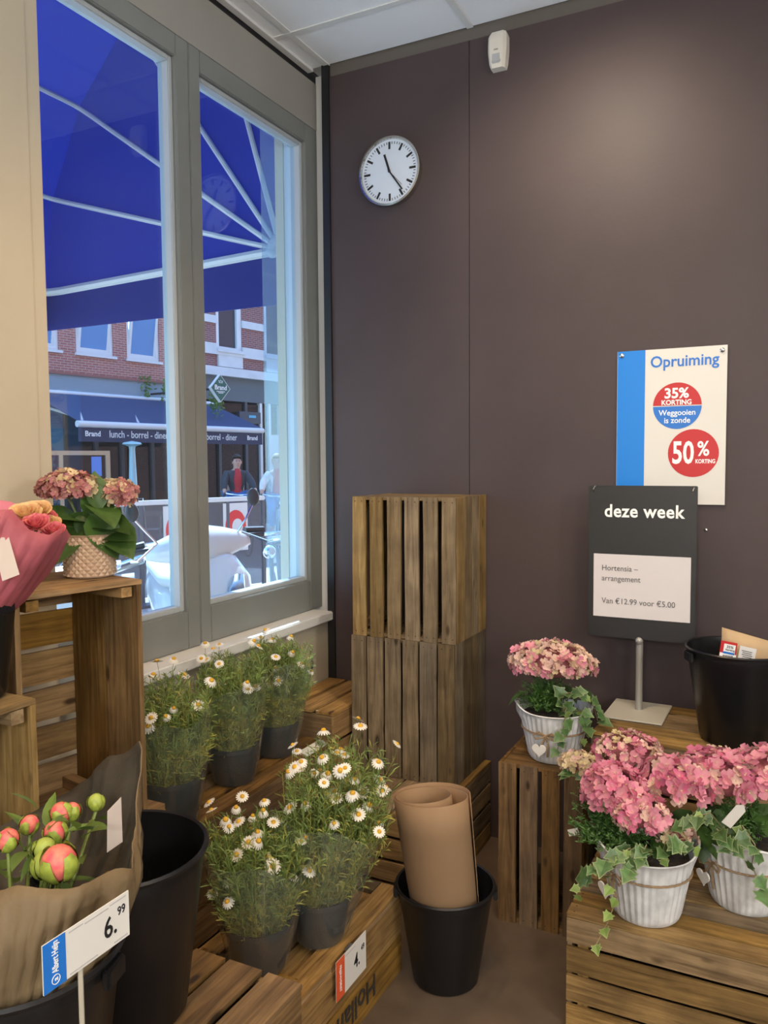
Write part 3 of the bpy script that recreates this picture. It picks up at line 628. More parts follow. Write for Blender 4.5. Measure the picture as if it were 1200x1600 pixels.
# ------------------------------------------------------------------ white ribbed pots with hydrangea and ivy
m_zinc = mat('whitewashed_zinc', (.60, .60, .59), .5, noise=.18, nscale=22, bump=.2, bscale=50); m_twine = mat('jute_twine', (.30, .20, .11), .85, bump=.6, bscale=300); m_heart = mat('heart_wood', (.74, .70, .63), .6)
def arrangement(label, loc, rz=0, rb=.074, rt=.100, h=.152, tw=.72, bow=-2.2, heart=True):
    t = thing('hydrangea_arrangement', label, 'potted plant', loc, 0)
    lip = lambda a: .020*abs(cos(a-rz))**10
    b = MB(); n = 144; prof = [(rb-.004, 0), (rb, .004)]+[(lerp(rb, rt, s), h*s) for s in (.1, .3, .5, .65, .7, .75, .9)]+[(rt, h-.003), (rt+.004, h), (rt+.001, h+.002), (rt-.006, h-.006), (lerp(rb, rt, .5)-.006, h*.5)]
    def fn(r, z, a, k):
        rr_ = r
        if .008 < z < h*.93: rr_ += .0018*(1 if (k//2) % 2 else -1)
        return rr_
    b.lathe(prof, n, fn=fn); k0 = len(prof)
    vs = []
    for i, v in enumerate(b.v):
        x, y, z = v
        if z > h*.86: z += lip(atan2(y, x))*(z-h*.86)/(h*.14)*1.0; q = 1+.10*abs(cos(atan2(y, x)-rz))**10; x *= q; y *= q
        vs.append((x, y, z))
    b.v = vs; b.build('pot', m_zinc, t, 45)
    MB().lathe([(0, h-.018), (rt-.012, h-.02)], 20).build('soil', m_soil, t)
    zt = h*tw; rT = lerp(rb, rt, tw)+.004
    MB().tube([(rT*cos(2*pi*k/40), rT*sin(2*pi*k/40), zt) for k in range(40)], .0030, 5, closed=True).build('twine', m_twine, t, True)
    bx, by = cos(bow), sin(bow); tx, ty = -by, bx; o0 = Vector((bx*(rT+.004), by*(rT+.004), zt)); tt = Vector((tx, ty, 0)); zz = Vector((0, 0, 1)); oo = Vector((bx, by, 0))
    b = MB()
    for s in (-1, 1): b.tube([o0, o0+tt*s*.018+zz*.012+oo*.006, o0+tt*s*.036+zz*.002+oo*.008, o0+tt*s*.030-zz*.010+oo*.008, o0+tt*s*.010-zz*.004+oo*.005, o0], .0028, 5)
    b.tube([o0, o0+tt*.008-zz*.03+oo*.004, o0+tt*.004-zz*.065-oo*.004], .0028, 5); b.tube([o0, o0-tt*.012-zz*.028+oo*.004, o0-tt*.020-zz*.055-oo*.002], .0028, 5)
    b.build('twine_bow', m_twine, t, True)
    if heart:
        pts = []
        for k in range(28):
            a = 2*pi*k/28; pts.append((.0013*16*sin(a)**3*1.05, .0013*(13*cos(a)-5*cos(2*a)-2*cos(3*a)-cos(4*a))*1.1))
        b = MB().prism(pts, .004, frame(o0-zz*.042+oo*.006-tt*.018, tt, zz+oo*.12)); b.build('heart_tag', m_heart, t)
    return t
def filler(par, c, r, hgt, n, seed, m, leaf=.012, name='fine_foliage'):
    rr = random.Random(seed); b = MB(); c = Vector(c)
    for i in range(n):
        a = rr.uniform(0, 6.28); e = rr.uniform(.1, 1.35); d = Vector((cos(a)*cos(e), sin(a)*cos(e), sin(e))); L_ = rr.uniform(.5, 1)
        p1 = c+Vector((d.x*r, d.y*r, d.z*hgt))*L_; p0 = c+Vector((d.x*r, d.y*r, 0))*.2
        b.tube([p0, p0.lerp(p1, .55)+Vector((0, 0, .006)), p1], .0008, 3, False)
        for k in range(16):
            s = .35+.65*k/15; p = p0.lerp(p1, s)+Vector((0, 0, .006*sin(pi*s))); q = Vector((rr.uniform(-1, 1), rr.uniform(-1, 1), rr.uniform(-.3, 1))).normalized(); w = q.orthogonal().normalized()*leaf*.16
            b.add([p-w*.4, p+q*leaf*.5-w, p+q*leaf, p+q*leaf*.5+w], [(0, 1, 2, 3)])
    o = b.build(name, m, par); o['kind'] = 'stuff'; return o
m_fine = mat('fine_green', (.06, .14, .025), .5, noise=.4, nscale=30, sub=.2); m_fine_y = mat('fine_green_light', (.14, .20, .045), .5, noise=.4, nscale=30, sub=.2)
def vine(par, pts, n, seed, sizes=(0, 1, 1, 2), s=1):
    rr = random.Random(seed); pts = [Vector(p) for p in pts]
    MB().tube(pts, .0013, 5).build('ivy_stem', mat('ivy_stem_brown', (.20, .16, .07), .6), par, True)
    for i in range(n):
        f = (i+.6)/n*(len(pts)-1); k = min(int(f), len(pts)-2); p = pts[k].lerp(pts[k+1], f-k); t = (pts[k+1]-pts[k]).normalized()
        out = Vector((p.x, p.y, 0)); out = out.normalized() if out.length > .01 else Vector((0, -1, 0))
        d = out*rr.uniform(.2, .8)+t*.4+Vector((rr.uniform(-1, 1), rr.uniform(-1, 1), rr.uniform(-.7, .4)))*.8
        leafpart(par, 'ivy_leaf', IVY[rr.choice(sizes)], p+out*.004, d, rr, s*rr.uniform(.8, 1.2), out*.8+Vector((0, 0, .7))+TOCAM((1.3, -.6, .5))*.6)
def rl_(base, px, py, d): return tuple(D(px, py, d)-Vector(base))
def dep(p): return (Vector(p)-CAM).dot(FW)

# on the upright crate
bD = Vector((1.045, -.392, .5012)); dD = dep(bD)
aD = arrangement('pink hydrangea with ivy in a white pot alone on the upright crate', bD, radians(200), .076, .108, .155, .62, -1.55)
flower_head(aD, rl_(bD, 862, 1036, dD-.01), .128, .10, .064, ['pale', 'pale', 'pink', 'cream', 'pale'], 255, 21, -.25)
filler(aD, rl_(bD, 855, 1108, dD), .105, .115, 150, 22, m_fine)
for k, (px, py, dd) in enumerate(((880, 1070, 0), (905, 1075, .02), (825, 1080, -.02))): 
    q = Vector(rl_(bD, px, py, dD+dd)); leafpart(aD, 'leaf', HL[1], q, (.5*(1 if px > 860 else -1), -.3, -.2), random.Random(k), 1)
vine(aD, [(.03, -.03, .15), rl_(bD, 880, 1085, dD-.10), rl_(bD, 900, 1080, dD-.11), rl_(bD, 925, 1095, dD-.09), rl_(bD, 935, 1130, dD-.06)], 12, 23)
vine(aD, [(.03, -.05, .15), rl_(bD, 885, 1105, dD-.13), rl_(bD, 880, 1140, dD-.13), rl_(bD, 870, 1175, dD-.12)], 9, 24)
vine(aD, [(.05, -.02, .15), rl_(bD, 910, 1110, dD-.10), rl_(bD, 915, 1140, dD-.10), rl_(bD, 905, 1165, dD-.10)], 9, 25)
# front pots on the low crate
bA = Vector((1.387, -.800, .3012)); dA = dep(bA)
aA = arrangement('deep pink hydrangea with ivy in the white pot at the front edge of the crate', bA, radians(25), .080, .112, .168, .70, -2.2)
flower_head(aA, rl_(bA, 958, 1232, dA+.01), .072, .072, .055, ['pink', 'pink', 'pink', 'deep'], 140, 31, -.45, None, 1.05)
flower_head(aA, rl_(bA, 1000, 1272, dA-.06), .062, .055, .045, ['pink', 'pale', 'pale', 'deep'], 110, 32, -.45, None, 1.0)
flower_head(aA, rl_(bA, 1058, 1306, dA-.04), .045, .040, .026, ['pale', 'cream', 'pale'], 26, 33, -.2)
filler(aA, rl_(bA, 955, 1320, dA+.01), .125, .16, 190, 34, m_fine)
rr = random.Random(36)
for k in range(7): q = Vector(rl_(bA, 1000+14*k, 1290+rr.uniform(-15, 20), dA+.02)); leafpart(aA, 'leaf', HL[0], q, (rr.uniform(-.5, .8), -.5, rr.uniform(-.5, .1)), rr, .95)
vine(aA, [(-.03, -.05, .16), rl_(bA, 985, 1325, dA-.12), rl_(bA, 965, 1335, dA-.13), rl_(bA, 935, 1350, dA-.13), rl_(bA, 920, 1375, dA-.12)], 12, 35)
vine(aA, [(.0, -.06, .16), rl_(bA, 1010, 1320, dA-.13), rl_(bA, 1000, 1345, dA-.15), rl_(bA, 985, 1360, dA-.15)], 9, 37)
vine(aA, [(.04, -.06, .16), rl_(bA, 1040, 1315, dA-.13), rl_(bA, 1070, 1310, dA-.13), rl_(bA, 1085, 1325, dA-.12)], 8, 38)
vine(aA, [(-.06, -.05, .15), rl_(bA, 950, 1370, dA-.14), rl_(bA, 965, 1400, dA-.15), rl_(bA, 950, 1440, dA-.15), rl_(bA, 927, 1485, dA-.20)], 7, 39, (2, 2, 1))
vine(aA, [(-.07, -.03, .14), rl_(bA, 930, 1355, dA-.08), rl_(bA, 910, 1385, dA-.06), rl_(bA, 902, 1400, dA-.06)], 5, 40, (2,))
bB = Vector((1.606, -.640, .3012)); dB = dep(bB)
aB = arrangement('pink hydrangea with ivy in the white pot at the right edge of the picture', bB, radians(100), .082, .115, .170, .70, -2.3)
flower_head(aB, rl_(bB, 1055, 1222, dB-.04), .085, .070, .055, ['pink', 'pale', 'deep', 'pink'], 95, 41, -.4, None, 1.16)
flower_head(aB, rl_(bB, 1125, 1215, dB-.02), .10, .08, .065, ['pink', 'deep', 'pink', 'pale'], 112, 42, -.35, None, 1.2)
flower_head(aB, rl_(bB, 1188, 1212, dB-.02), .085, .08, .065, ['pink', 'pale', 'pink'], 74, 43, -.35, None, 1.22)
flower_head(aB, rl_(bB, 1118, 1188, dB+.06), .045, .04, .03, ['cream', 'pale'], 19, 44, -.35)
filler(aB, rl_(bB, 1150, 1300, dB), .12, .10, 120, 45, m_fine)
for k in range(9): q = Vector(rl_(bB, 1080+14*k, 1265+rr.uniform(-12, 25), dB+.0)); leafpart(aB, 'leaf', HL[0], q, (rr.uniform(-.7, .7), -.5, rr.uniform(-.6, 0)), rr, .95)
vine(aB, [(-.02, -.05, .16), rl_(bB, 1110, 1270, dB-.12), rl_(bB, 1090, 1275, dB-.13), rl_(bB, 1070, 1290, dB-.12)], 9, 46)
vine(aB, [(-.02, -.05, .16), rl_(bB, 1120, 1295, dB-.13), rl_(bB, 1135, 1310, dB-.14), rl_(bB, 1150, 1325, dB-.14)], 9, 47)
vine(aB, [(.0, -.05, .16), rl_(bB, 1160, 1290, dB-.12), rl_(bB, 1180, 1320, dB-.14), rl_(bB, 1175, 1350, dB-.14), rl_(bB, 1190, 1395, dB-.14)], 9, 48)
MB().prism([(-.012, -.03), (.012, -.03), (.012, .03), (0, .042), (-.012, .03)], .001, frame(rl_(bB, 1146, 1276, dB-.13), (.8, .1, -.5), (.5, -.1, .8))).build('care_label', m_card, aB)
# half hidden pot at the back
bC = Vector((1.305, -.615, .3012)); dC = dep(bC)
aC = arrangement('peach and yellow hydrangea arrangement half hidden behind the front white pot', bC, radians(185), .062, .080, .150, .70, -1.2, False)
flower_head(aC, rl_(bC, 982, 1178, dC), .088, .07, .055, ['pale', 'deep', 'pale', 'pink', 'cream'], 135, 51, -.4)
flower_head(aC, rl_(bC, 905, 1192, dC+.02), .050, .04, .028, ['cream', 'cream', 'pale'], 60, 52, -.3)
filler(aC, rl_(bC, 945, 1270, dC), .10, .13, 130, 53, m_fine_y)
vine(aC, [(-.03, -.02, .15), rl_(bC, 905, 1205, dC), rl_(bC, 888, 1212, dC)], 5, 54, (2, 1))
MB().prism([(-.014, -.009), (.014, -.009), (.014, .009), (-.014, .009)], .001, frame(rl_(bC, 896, 1300, dC-.03), (.9, .2, .3), (-.3, 0, .9))).build('care_label', m_card, aC)

# ------------------------------------------------------------------ daisies
m_dg = mat('daisy_green', (.19, .26, .065), .5, noise=.5, nscale=26, sub=.25); m_dg2 = mat('daisy_green_yellow', (.36, .34, .07), .5, noise=.4, nscale=26, sub=.25)
m_pet = mat('daisy_petal', (.82, .79, .70), .6, sub=.2); m_eye = mat('daisy_eye', (.72, .40, .03), .7, bump=.5, bscale=400)
m_dpot = mat('grower_pot', (.022, .024, .023), .5); m_film = glassy('clear_film', (.95, .97, .96), .10, 1.5, .04, (.75, .8, .78), .05)
def petals(nm, r, droop):
    b = MB(); n = 15
    for k in range(n):
        a = 2*pi*k/n; R = Matrix.Rotation(a, 3, 'Z'); w = r*.17
        b.add([R @ Vector(v) for v in [(r*.24, -w*.6, 0), (r*.66, -w, -droop*r*.35), (r*1.0, -w*.5, -droop*r), (r*1.0, w*.5, -droop*r), (r*.66, w, -droop*r*.35), (r*.24, w*.6, 0)]], [(0, 1, 4, 5), (1, 2, 3, 4)])
    return b.mesh(nm, m_pet)
DP = [petals('petals', .0172, .10), petals('petals', .0165, .55), petals('petals', .0140, 1.0)]
EY = MB().lathe([(.0064, -.002), (.0062, .001), (.0042, .0042), (0, .0054)], 10).mesh('flower_eye', m_eye, 'all')
def daisy(label, base, h, rt, seed, nf, rb=.056, ph=.105, lean=(0, 0), filmh=.72, group=None):
    rr = random.Random(seed); t = thing('potted_daisy', label, 'potted plant', base, 0, group); rp = rb*1.28; lx, ly = lean
    MB().lathe([(.001, 0), (rb-.004, 0), (rb, .004), (rp, ph-.012), (rp+.003, ph-.012), (rp+.003, ph), (rp-.002, ph), (rp-.003, ph-.02), (.001, ph-.02)], 36).build('pot', m_dpot, t, True)
    P = []; n = 40
    for s in (0, .08, .2, .35, .55, .75, 1):
        z = .003+s*h*filmh; r0 = lerp(rp+.004, rt*1.02, max(0, (z-ph*.6)/(h*filmh-ph*.6))**.9) if z > ph*.6 else lerp(rb+.003, rp+.004, z/(ph*.6))
        row = []
        for k in range(n):
            a = 2*pi*k/n; r = r0*(1+.035*sin(3*a+seed+s*2)+.018*sin(7*a+s*5+seed)+rr.uniform(-.008, .008)); zz = z+(h*(.05*sin(2*a+seed)+.025*sin(5*a)) if s == 1 else 0)
            row.append((r*cos(a)+lx*s*filmh, r*sin(a)+ly*s*filmh, zz))
        P.append(row)
    MB().grid(P, True).build('plastic_sleeve', m_film, t, 'all')
    b = MB(); tips = []
    for i in range(290):
        a = rr.uniform(0, 6.28); q = sqrt(rr.random()); hh = h*rr.uniform(.50, .98)*(1-.10*q); p0 = Vector((q*rr.uniform(.5, .95)*rp*cos(a), q*rr.uniform(.5, .95)*rp*sin(a), ph-.02))
        p3 = Vector((rt*q*cos(a)+lx, rt*q*sin(a)+ly, hh)); p1 = p0.lerp(p3, .42)+Vector((0, 0, -h*.03)); p2 = p0.lerp(p3, .75)+Vector((0, 0, h*.02)); p2 += Vector((rr.uniform(-.01, .01), rr.uniform(-.01, .01), 0))
        pts = [p0, p1, p2, p3]; b.cur = 0 if rr.random() < .7 else 1; b.tube(pts, [.0013, .0012, .001, .0008], 3, False); tips.append(pts)
        for k in range(30):
            f = .08+2.92*k/30; j = min(int(f), 2); p = pts[j].lerp(pts[j+1], f-j); b.cur = 1 if (p.z < h*.48 and rr.random() < .75) or rr.random() < .12 else 0
            d = Vector((rr.uniform(-1, 1), rr.uniform(-1, 1), rr.uniform(-.1, 1.1))).normalized(); L_ = rr.uniform(.014, .032); w = d.orthogonal().normalized()*.0016
            m_ = p+d*L_*.55+Vector((0, 0, .002)); b.add([p-w*.5, m_-w, p+d*L_, m_+w], [(0, 1, 2, 3)])
            if rr.random() < .6:
                d2 = (d+Vector((rr.uniform(-1, 1), rr.uniform(-1, 1), rr.uniform(-.6, 1)))*.7).normalized(); b.add([m_-w*.6, m_+d2*L_*.3-w*.6, m_+d2*L_*.55, m_+d2*L_*.3+w*.6], [(0, 1, 2, 3)])
    o = b.build('foliage', [m_dg, m_dg2], t); o['kind'] = 'stuff'
    rr.shuffle(tips); st = MB()
    for i in range(nf):
        pts = tips[i]; p = pts[3]+Vector((rr.uniform(-.012, .012), rr.uniform(-.012, .012), rr.uniform(.020, .062))); st.tube([pts[2], pts[3], p], .0008, 3, False)
        k = rr.choices((0, 1, 2), (5, 3, 2))[0]; nn = Vector((p.x-lx, p.y-ly, 0))*4+Vector((rr.uniform(-.5, .5), rr.uniform(-.5, .5), 1))+TOCAM(base)*rr.uniform(.1, 1.0)
        f = place(link('daisy_flower', DP[k], t), p, nn, None, rr.uniform(0, 6), rr.uniform(.8, 1.15)); link('flower_eye', EY, f)
    s_ = st.build('flower_stems', m_dg, t); s_['kind'] = 'stuff'
    return t
zH = .2385
daisy('bushy white daisy in a sleeve, front plant on the low priced crate', Zp(405, 1508, zH), .385, .125, 61, 27, .062, .115)
daisy('tall white daisy in a sleeve behind the front one on the low crate', Zp(500, 1462, zH), .525, .150, 62, 50, .060, .115, (.035, .03), .62)
zP = .4512
daisy('white daisy nearest the open crate in the back row by the window', Zp(268, 1283, zP), .430, .115, 63, 17, .066, .13)
daisy('white daisy in the middle of the back row by the window', Zp(366, 1218, zP), .430, .110, 64, 16, .060, .115)
daisy('white daisy at the far end of the back row by the window corner', Zp(432, 1176, zP), .425, .112, 65, 16, .058, .11, (.02, .01))

# ------------------------------------------------------------------ wrapped bouquets and price cards
m_kraft = mat('kraft_wrap', (.155, .105, .050), .7, noise=.15, nscale=9, bump=.7, bscale=14); m_kblk = mat('wrap_black', (.050, .041, .028), .7, bump=.7, bscale=14, noise=.2, nscale=9)
def wrap(par, nm, c, r, z0, top, mo, mi, rows=7, seed=1, bulge=.02, wr=.006, K=5):
    rr = random.Random(seed); n = len(top); T_ = []
    for i in range(n):
        for k in range(K): T_.append(Vector(top[i]).lerp(Vector(top[(i+1) % n]), k/K))
    N = n*K; cen = sum(T_, Vector((0, 0, 0)))/N; P = []
    for s in range(rows+1):
        f = s/rows; row = []
        for i in range(N):
            q = T_[i]; a = atan2(q.y-cen.y, q.x-cen.x); p0 = Vector((c[0]+r*cos(a), c[1]+r*sin(a), z0)); p = p0.lerp(q, f); out = Vector((cos(a), sin(a), 0))
            p += out*(bulge*sin(pi*f)+wr*sin(i*1.9+f*3)*f*(1-f)*2+rr.uniform(-wr, wr)*.15); nz = noise.noise_vector(p*11+Vector((seed*3.1, 0, 0)))*wr*1.3*f+noise.noise_vector(p*27+Vector((seed, 0, 0)))*wr*.6*f; p += nz; row.append(p)
        P.append(row)
    b = MB().grid(P, True); o = b.build(nm, [mo, mi], par, 'all'); md_ = o.modifiers.new('thickness', 'SOLIDIFY'); md_.thickness = .0016; md_.offset = 1; md_.material_offset = 1; return o
def bud_mesh(nm, gm, pm):
    b = MB(); nu, nv = 14, 9; vs = []
    b.ball((0, 0, 0), .82, nu, nv, (1, 1, 1.05)); b.cur = 1
    for k in range(4):
        a0 = k*pi/2+.2; P = []
        for i in range(6):
            t_ = -1.35+2.05*i/5; row = []
            for j in range(5):
                a = a0+(-.72+1.44*j/4)*(1-.55*(i/5)**2); q = 1.0-(.05 if 0 < j < 4 else 0.10); row.append((q*cos(t_)*cos(a), q*cos(t_)*sin(a), q*sin(t_)*1.05))
            P.append(row)
        b.grid(P)
    return b.mesh(nm, [pm, gm], 'all')
m_bg = mat('peony_green', (.30, .36, .05), .45, noise=.25, nscale=3); m_bp = mat('peony_pink', (.68, .06, .10), .5, noise=.5, nscale=2, col2=(.72, .24, .14))
BUD = bud_mesh('peony_bud', m_bg, m_bp); BUDG = bud_mesh('peony_bud', m_bg, mat('peony_green_inner', (.34, .40, .07), .5))
pe = thing('peony_bouquet', 'peony buds wrapped in dark kraft paper in the front left bucket', 'bouquet', BB2+Vector((0, 0, .18)))
oB = BB2+Vector((0, 0, .18)); lc = lambda px, py, d: tuple(D(px, py, d)-oB)
top = [lc(-90, 1400, 1.06), lc(0, 1392, .99), lc(70, 1382, .99), lc(130, 1372, 1.02), lc(196, 1368, 1.09), lc(212, 1290, 1.20), lc(222, 1158, 1.29), lc(165, 1190, 1.37), lc(108, 1232, 1.40), lc(40, 1275, 1.36), lc(-60, 1300, 1.26), lc(-130, 1360, 1.12)]
wrap(pe, 'paper_wrap', (0, 0), .098, .045, top, m_kraft, m_kblk, seed=4, rows=11, K=8, wr=.011)
for px, py, d, r, gr in ((12, 1312, 1.10, .018, 0), (96, 1270, 1.20, .019, 0), (112, 1268, 1.21, .016, 0), (46, 1288, 1.16, .016, 0), (86, 1300, 1.15, .019, 0), (150, 1253, 1.24, .015, 1), (70, 1326, 1.09, .018, 1), (92, 1348, 1.06, .028, 0), (72, 1350, 1.075, .022, 1), (176, 1375, 1.10, .015, 0)):
    p = Vector(lc(px, py, d)); rr = random.Random(int(px*7)); o = link('peony_bud', BUDG if gr else BUD, pe)
    place(o, p, Vector((rr.uniform(-.4, .6), rr.uniform(-.6, .2), 1)), None, rr.uniform(0, 6), r)
    MB().tube([p-Vector((0, 0, r*.9)), p*.6+Vector((0, 0, -.02)), Vector((p.x*.3, p.y*.3, .02))], .0028, 6).build('stem', mat('peony_stem', (.20, .26, .05), .5), pe, True)
rr = random.Random(77); PLF = leaf_mesh('leaf', .085, .026, mat('peony_leaf', (.13, .20, .04), .45, sub=.2, rnd=.3))
for px, py in ((60, 1255), (50, 1300), (30, 1330), (105, 1262), (120, 1285), (20, 1345), (60, 1360), (40, 1365), (140, 1275), (75, 1285), (0, 1350), (110, 1310), (10, 1362), (25, 1370), (48, 1345), (125, 1330), (60, 1320), (100, 1290), (30, 1352), (80, 1372), (115, 1290), (130, 1300), (45, 1320), (70, 1300)):
    leafpart(pe, 'leaf', PLF, lc(px, py+10, 1.15+rr.uniform(-.06, .05)), (rr.uniform(-.8, .8), rr.uniform(-.6, .6), rr.uniform(-.1, .8)), rr, rr.uniform(.5, .95))
MB().prism([(-.012, -.035), (.013, -.028), (.012, .040), (-.010, .026)], .0008, frame(lc(178, 1291, 1.165), (.25, .95, .0), (.02, .0, 1))).build('price_sticker', mat('sticker_beige', (.50, .42, .36), .6), pe)

xt = .945
pc = thing('price_card', 'blue and white price card on a stick before the peony bucket', 'price card', Xp(130, 1500, xt))
oc = Xp(130, 1500, xt)
q = [Xp(*s, xt)-oc for s in ((67, 1556), (200, 1462), (202, 1389), (66, 1479))]
yl, yr = (q[0].y+q[3].y)/2, (q[1].y+q[2].y)/2; zb_, zt_ = (q[0].z+q[1].z)/2, (q[2].z+q[3].z)/2; wT = yr-yl
print('CARD', wT, zt_-zb_, 'L1pot d', d0, 'BB1', tuple(BB1), 'BB3', tuple(BB3))
FX = lambda x, y, z: frame((x, y, z), (0, 1, 0), (0, 0, 1))
MB().box(-.0008, .0008, yl, yr, zb_, zt_).build('card', m_card, pc)
MB().box(.0008, .0014, yl, yl+wT*.24, zb_, zt_).build('blue_strip', m_blue, pc)
text('lettering', 'Albert Heijn', .0120, m_pw, pc, frame((.0018, yl+wT*.125, lerp(zb_, zt_, .64)), (0, 0, 1), (0, -1, 0)), .012, 'CENTER', .62)
b = MB(); b.tube([(.0018, yl+wT*.125+.0055*cos(2*pi*k/20), lerp(zb_, zt_, .18)+.0055*sin(2*pi*k/20)) for k in range(20)], .0005, 4, closed=True); b.build('emblem', m_pw, pc)
text('lettering', 'a', .009, m_pw, pc, frame((.0018, yl+wT*.125, lerp(zb_, zt_, .18)), (0, 0, 1), (0, -1, 0)), .01)
hC = zt_-zb_
text('lettering', '6.', hC*.62, m_pk, pc, FX(.0012, lerp(yl, yr, .76), lerp(zb_, zt_, .46)), .012, 'CENTER', .85)
text('lettering', '99', hC*.27, m_pk, pc, FX(.0012, lerp(yl, yr, .90), lerp(zb_, zt_, .68)), .008, 'CENTER', .85)
for k, (a0, a1, s) in enumerate(((.28, .44, .93), (.46, .74, .90), (.76, .96, .93), (.28, .60, .06), (.80, .97, .06))): MB().box(.0009, .0012, lerp(yl, yr, a0), lerp(yl, yr, a1), lerp(zb_, zt_, s)-.0008, lerp(zb_, zt_, s)+.0008).build('print_line', mat('print_faint', (.45, .42, .40), .6), pc)
MB().tube([(-.003, lerp(yl, yr, .42), zb_+.02), (-.003, lerp(yl, yr, .42), .5-oc.z+.003)], .0032, 8).build('stick', mat('card_stick', (.42, .38, .30), .4), pc, True)

rc = thing('price_card', 'red and white price card on the edge of the low crate', 'price card', Xp(545, 1510, .7555))
oc = Xp(545, 1510, .7555)
q = [Xp(*s, .7555)-oc for s in ((527, 1567), (575, 1506), (568, 1456), (523, 1508))]
yl, yr = (q[0].y+q[3].y)/2, (q[1].y+q[2].y)/2; zb_, zt_ = (q[0].z+q[1].z)/2, (q[2].z+q[3].z)/2; wT = yr-yl; hC = zt_-zb_
M1 = Matrix.Rotation(.0, 4, 'X')
MB().box(-.0006, .0006, yl, yr, zb_, zt_).build('card', m_card, rc); MB().box(.0006, .0011, yl, yl+wT*.27, zb_, zt_).build('red_strip', mat('print_orange_red', (.70, .10, .03), .5), rc)
text('lettering', 'PRIJSFAVORIET', .012, m_pw, rc, frame((.0013, yl+wT*.135, (zb_+zt_)/2), (0, 0, -1), (0, 1, 0)), .012, 'CENTER', hC*.78/.092)
text('lettering', '4.', hC*.52, m_pk, rc, FX(.0010, lerp(yl, yr, .68), lerp(zb_, zt_, .48)), .012, 'CENTER', .8); text('lettering', '49', hC*.22, m_pk, rc, FX(.0010, lerp(yl, yr, .88), lerp(zb_, zt_, .66)), .006, 'CENTER', .8)
MB().box(.0007, .0010, lerp(yl, yr, .30), lerp(yl, yr, .62), lerp(zb_, zt_, .90), lerp(zb_, zt_, .92)).build('print_line', mat('print_faint', (.45, .42, .40), .6), rc)
MB().box(-.012, -.0006, lerp(yl, yr, .4), lerp(yl, yr, .6), zt_-.006, zt_-.003).build('clip', m_steel, rc)

m_pinkw = mat('pink_wrap', (.55, .14, .17), .55, noise=.18, nscale=8, bump=.4, bscale=12, sub=.2); m_pinki = mat('pink_wrap_inner', (.72, .22, .30), .55, sub=.3)
oP = BB3+Vector((0, 0, .12)); dP = dep(BB3)
pk = thing('pink_bouquet', 'pink paper wrapped bouquet of yellow and pink roses at the far left', 'bouquet', oP)
lp = lambda px, py, dd: tuple(D(px, py, dP+dd)-oP)
top = [lp(-120, 850, -.10), lp(-40, 800, -.12), lp(5, 797, -.12), lp(24, 792, -.10), lp(48, 828, -.08), lp(75, 835, -.05), lp(97, 825, 0), lp(112, 833, .05), lp(98, 822, .08), lp(70, 805, .12), lp(20, 785, .14), lp(-60, 780, .10), lp(-130, 820, .0)]
wrap(pk, 'paper_wrap', (0, 0), .060, .0, top, m_pinkw, m_pinki, seed=9, bulge=.022)
rm = []
for nm, c, c2 in (('rose_yellow', (.74, .56, .24), (.72, .36, .18)), ('rose_pink', (.66, .08, .16), (.70, .24, .20))):
    b = MB()
    for lay in range(5):
        for k in range(4 if lay < 2 else 5):
            a0 = k*2*pi/(4 if lay < 2 else 5)+lay*.6; P = []; Rl = .20+.19*lay; Hl = 1.0-.10*lay
            for i in range(6):
                f_ = i/5; row = []
                for j in range(7):
                    w_ = (-1+2*j/6); a = a0+w_*.78; q = Rl*(.35+.65*sin(f_*pi/2))+(.05+.07*lay)*f_**3*(1-.4*w_*w_); row.append((q*cos(a), q*sin(a), -.2+Hl*f_-.16*f_*w_*w_))
                P.append(row)
            b.grid(P)
    rm.append(b.mesh('rose', mat(nm, c, .55, noise=.3, nscale=3, col2=c2, sub=.2), 'all'))
for k, (px, py, dd, r) in enumerate(((40, 805, .0, .024), (58, 800, .03, .022), (55, 820, -.02, .021), (75, 822, .03, .020), (84, 830, .0, .017), (70, 812, .05, .019))):
    p = Vector(lp(px, py, dd)); place(link('rose', rm[(0, 0, 1, 0, 1, 1)[k]], pk), p, (.4, -.5, 1), None, k, r); MB().tube([p, p*.5, (0, 0, .02)], .003, 6).build('stem', m_stem, pk)
MB().prism([(-.014, -.05), (.014, -.046), (.012, .050), (-.012, .044)], .0008, frame(lp(6, 860, -.105), (.6, .8, .2), (-.25, 0, 1))).build('price_sticker', mat('sticker_beige', (.50, .42, .36), .6), pk)
# ================================================================== outside
GZ = -.08
m_rev = mat('outer_reveal', (.62, .66, .68), .45); m_outw = mat('outer_render', (.60, .56, .46), .6)
MB().box(-.125, -.075, -1.6, .115, 2.772, 2.80).build('head_board', m_rev, wl)
MB().box(-.20, -.13, -.042, .12, -.15, 3.05).build('outer_jamb', m_rev, wl)
MB().box(-.205, -.165, -.046, .12, -.15, 3.05).build('outer_jamb', m_outw, wl)
MB().box(-.165, -.13, -1.6, -.043, .90, .930).build('outer_sill', m_rev, wl)
MB().box(-.20, -.07, .12, 22.0, -.15, 9.5).build('outer_wall', mat('own_brick', (.25, .10, .07), .8), wl)
MB().box(-.20, -.07, -16, .12, 3.05, 9.5).build('outer_wall', mat('own_brick', (.25, .10, .07), .8), wl)
gs = MB().box(-.305, -.205, -.004, .004, .90, 2.90).build('glass_fin', glassy('fin_glass', (.80, .88, .94), .05, 1.5, .13, (.80, .92, 1), .02), None)
tag(gs, 'narrow upright hazy glass strip outside the right window edge', 'glass strip')

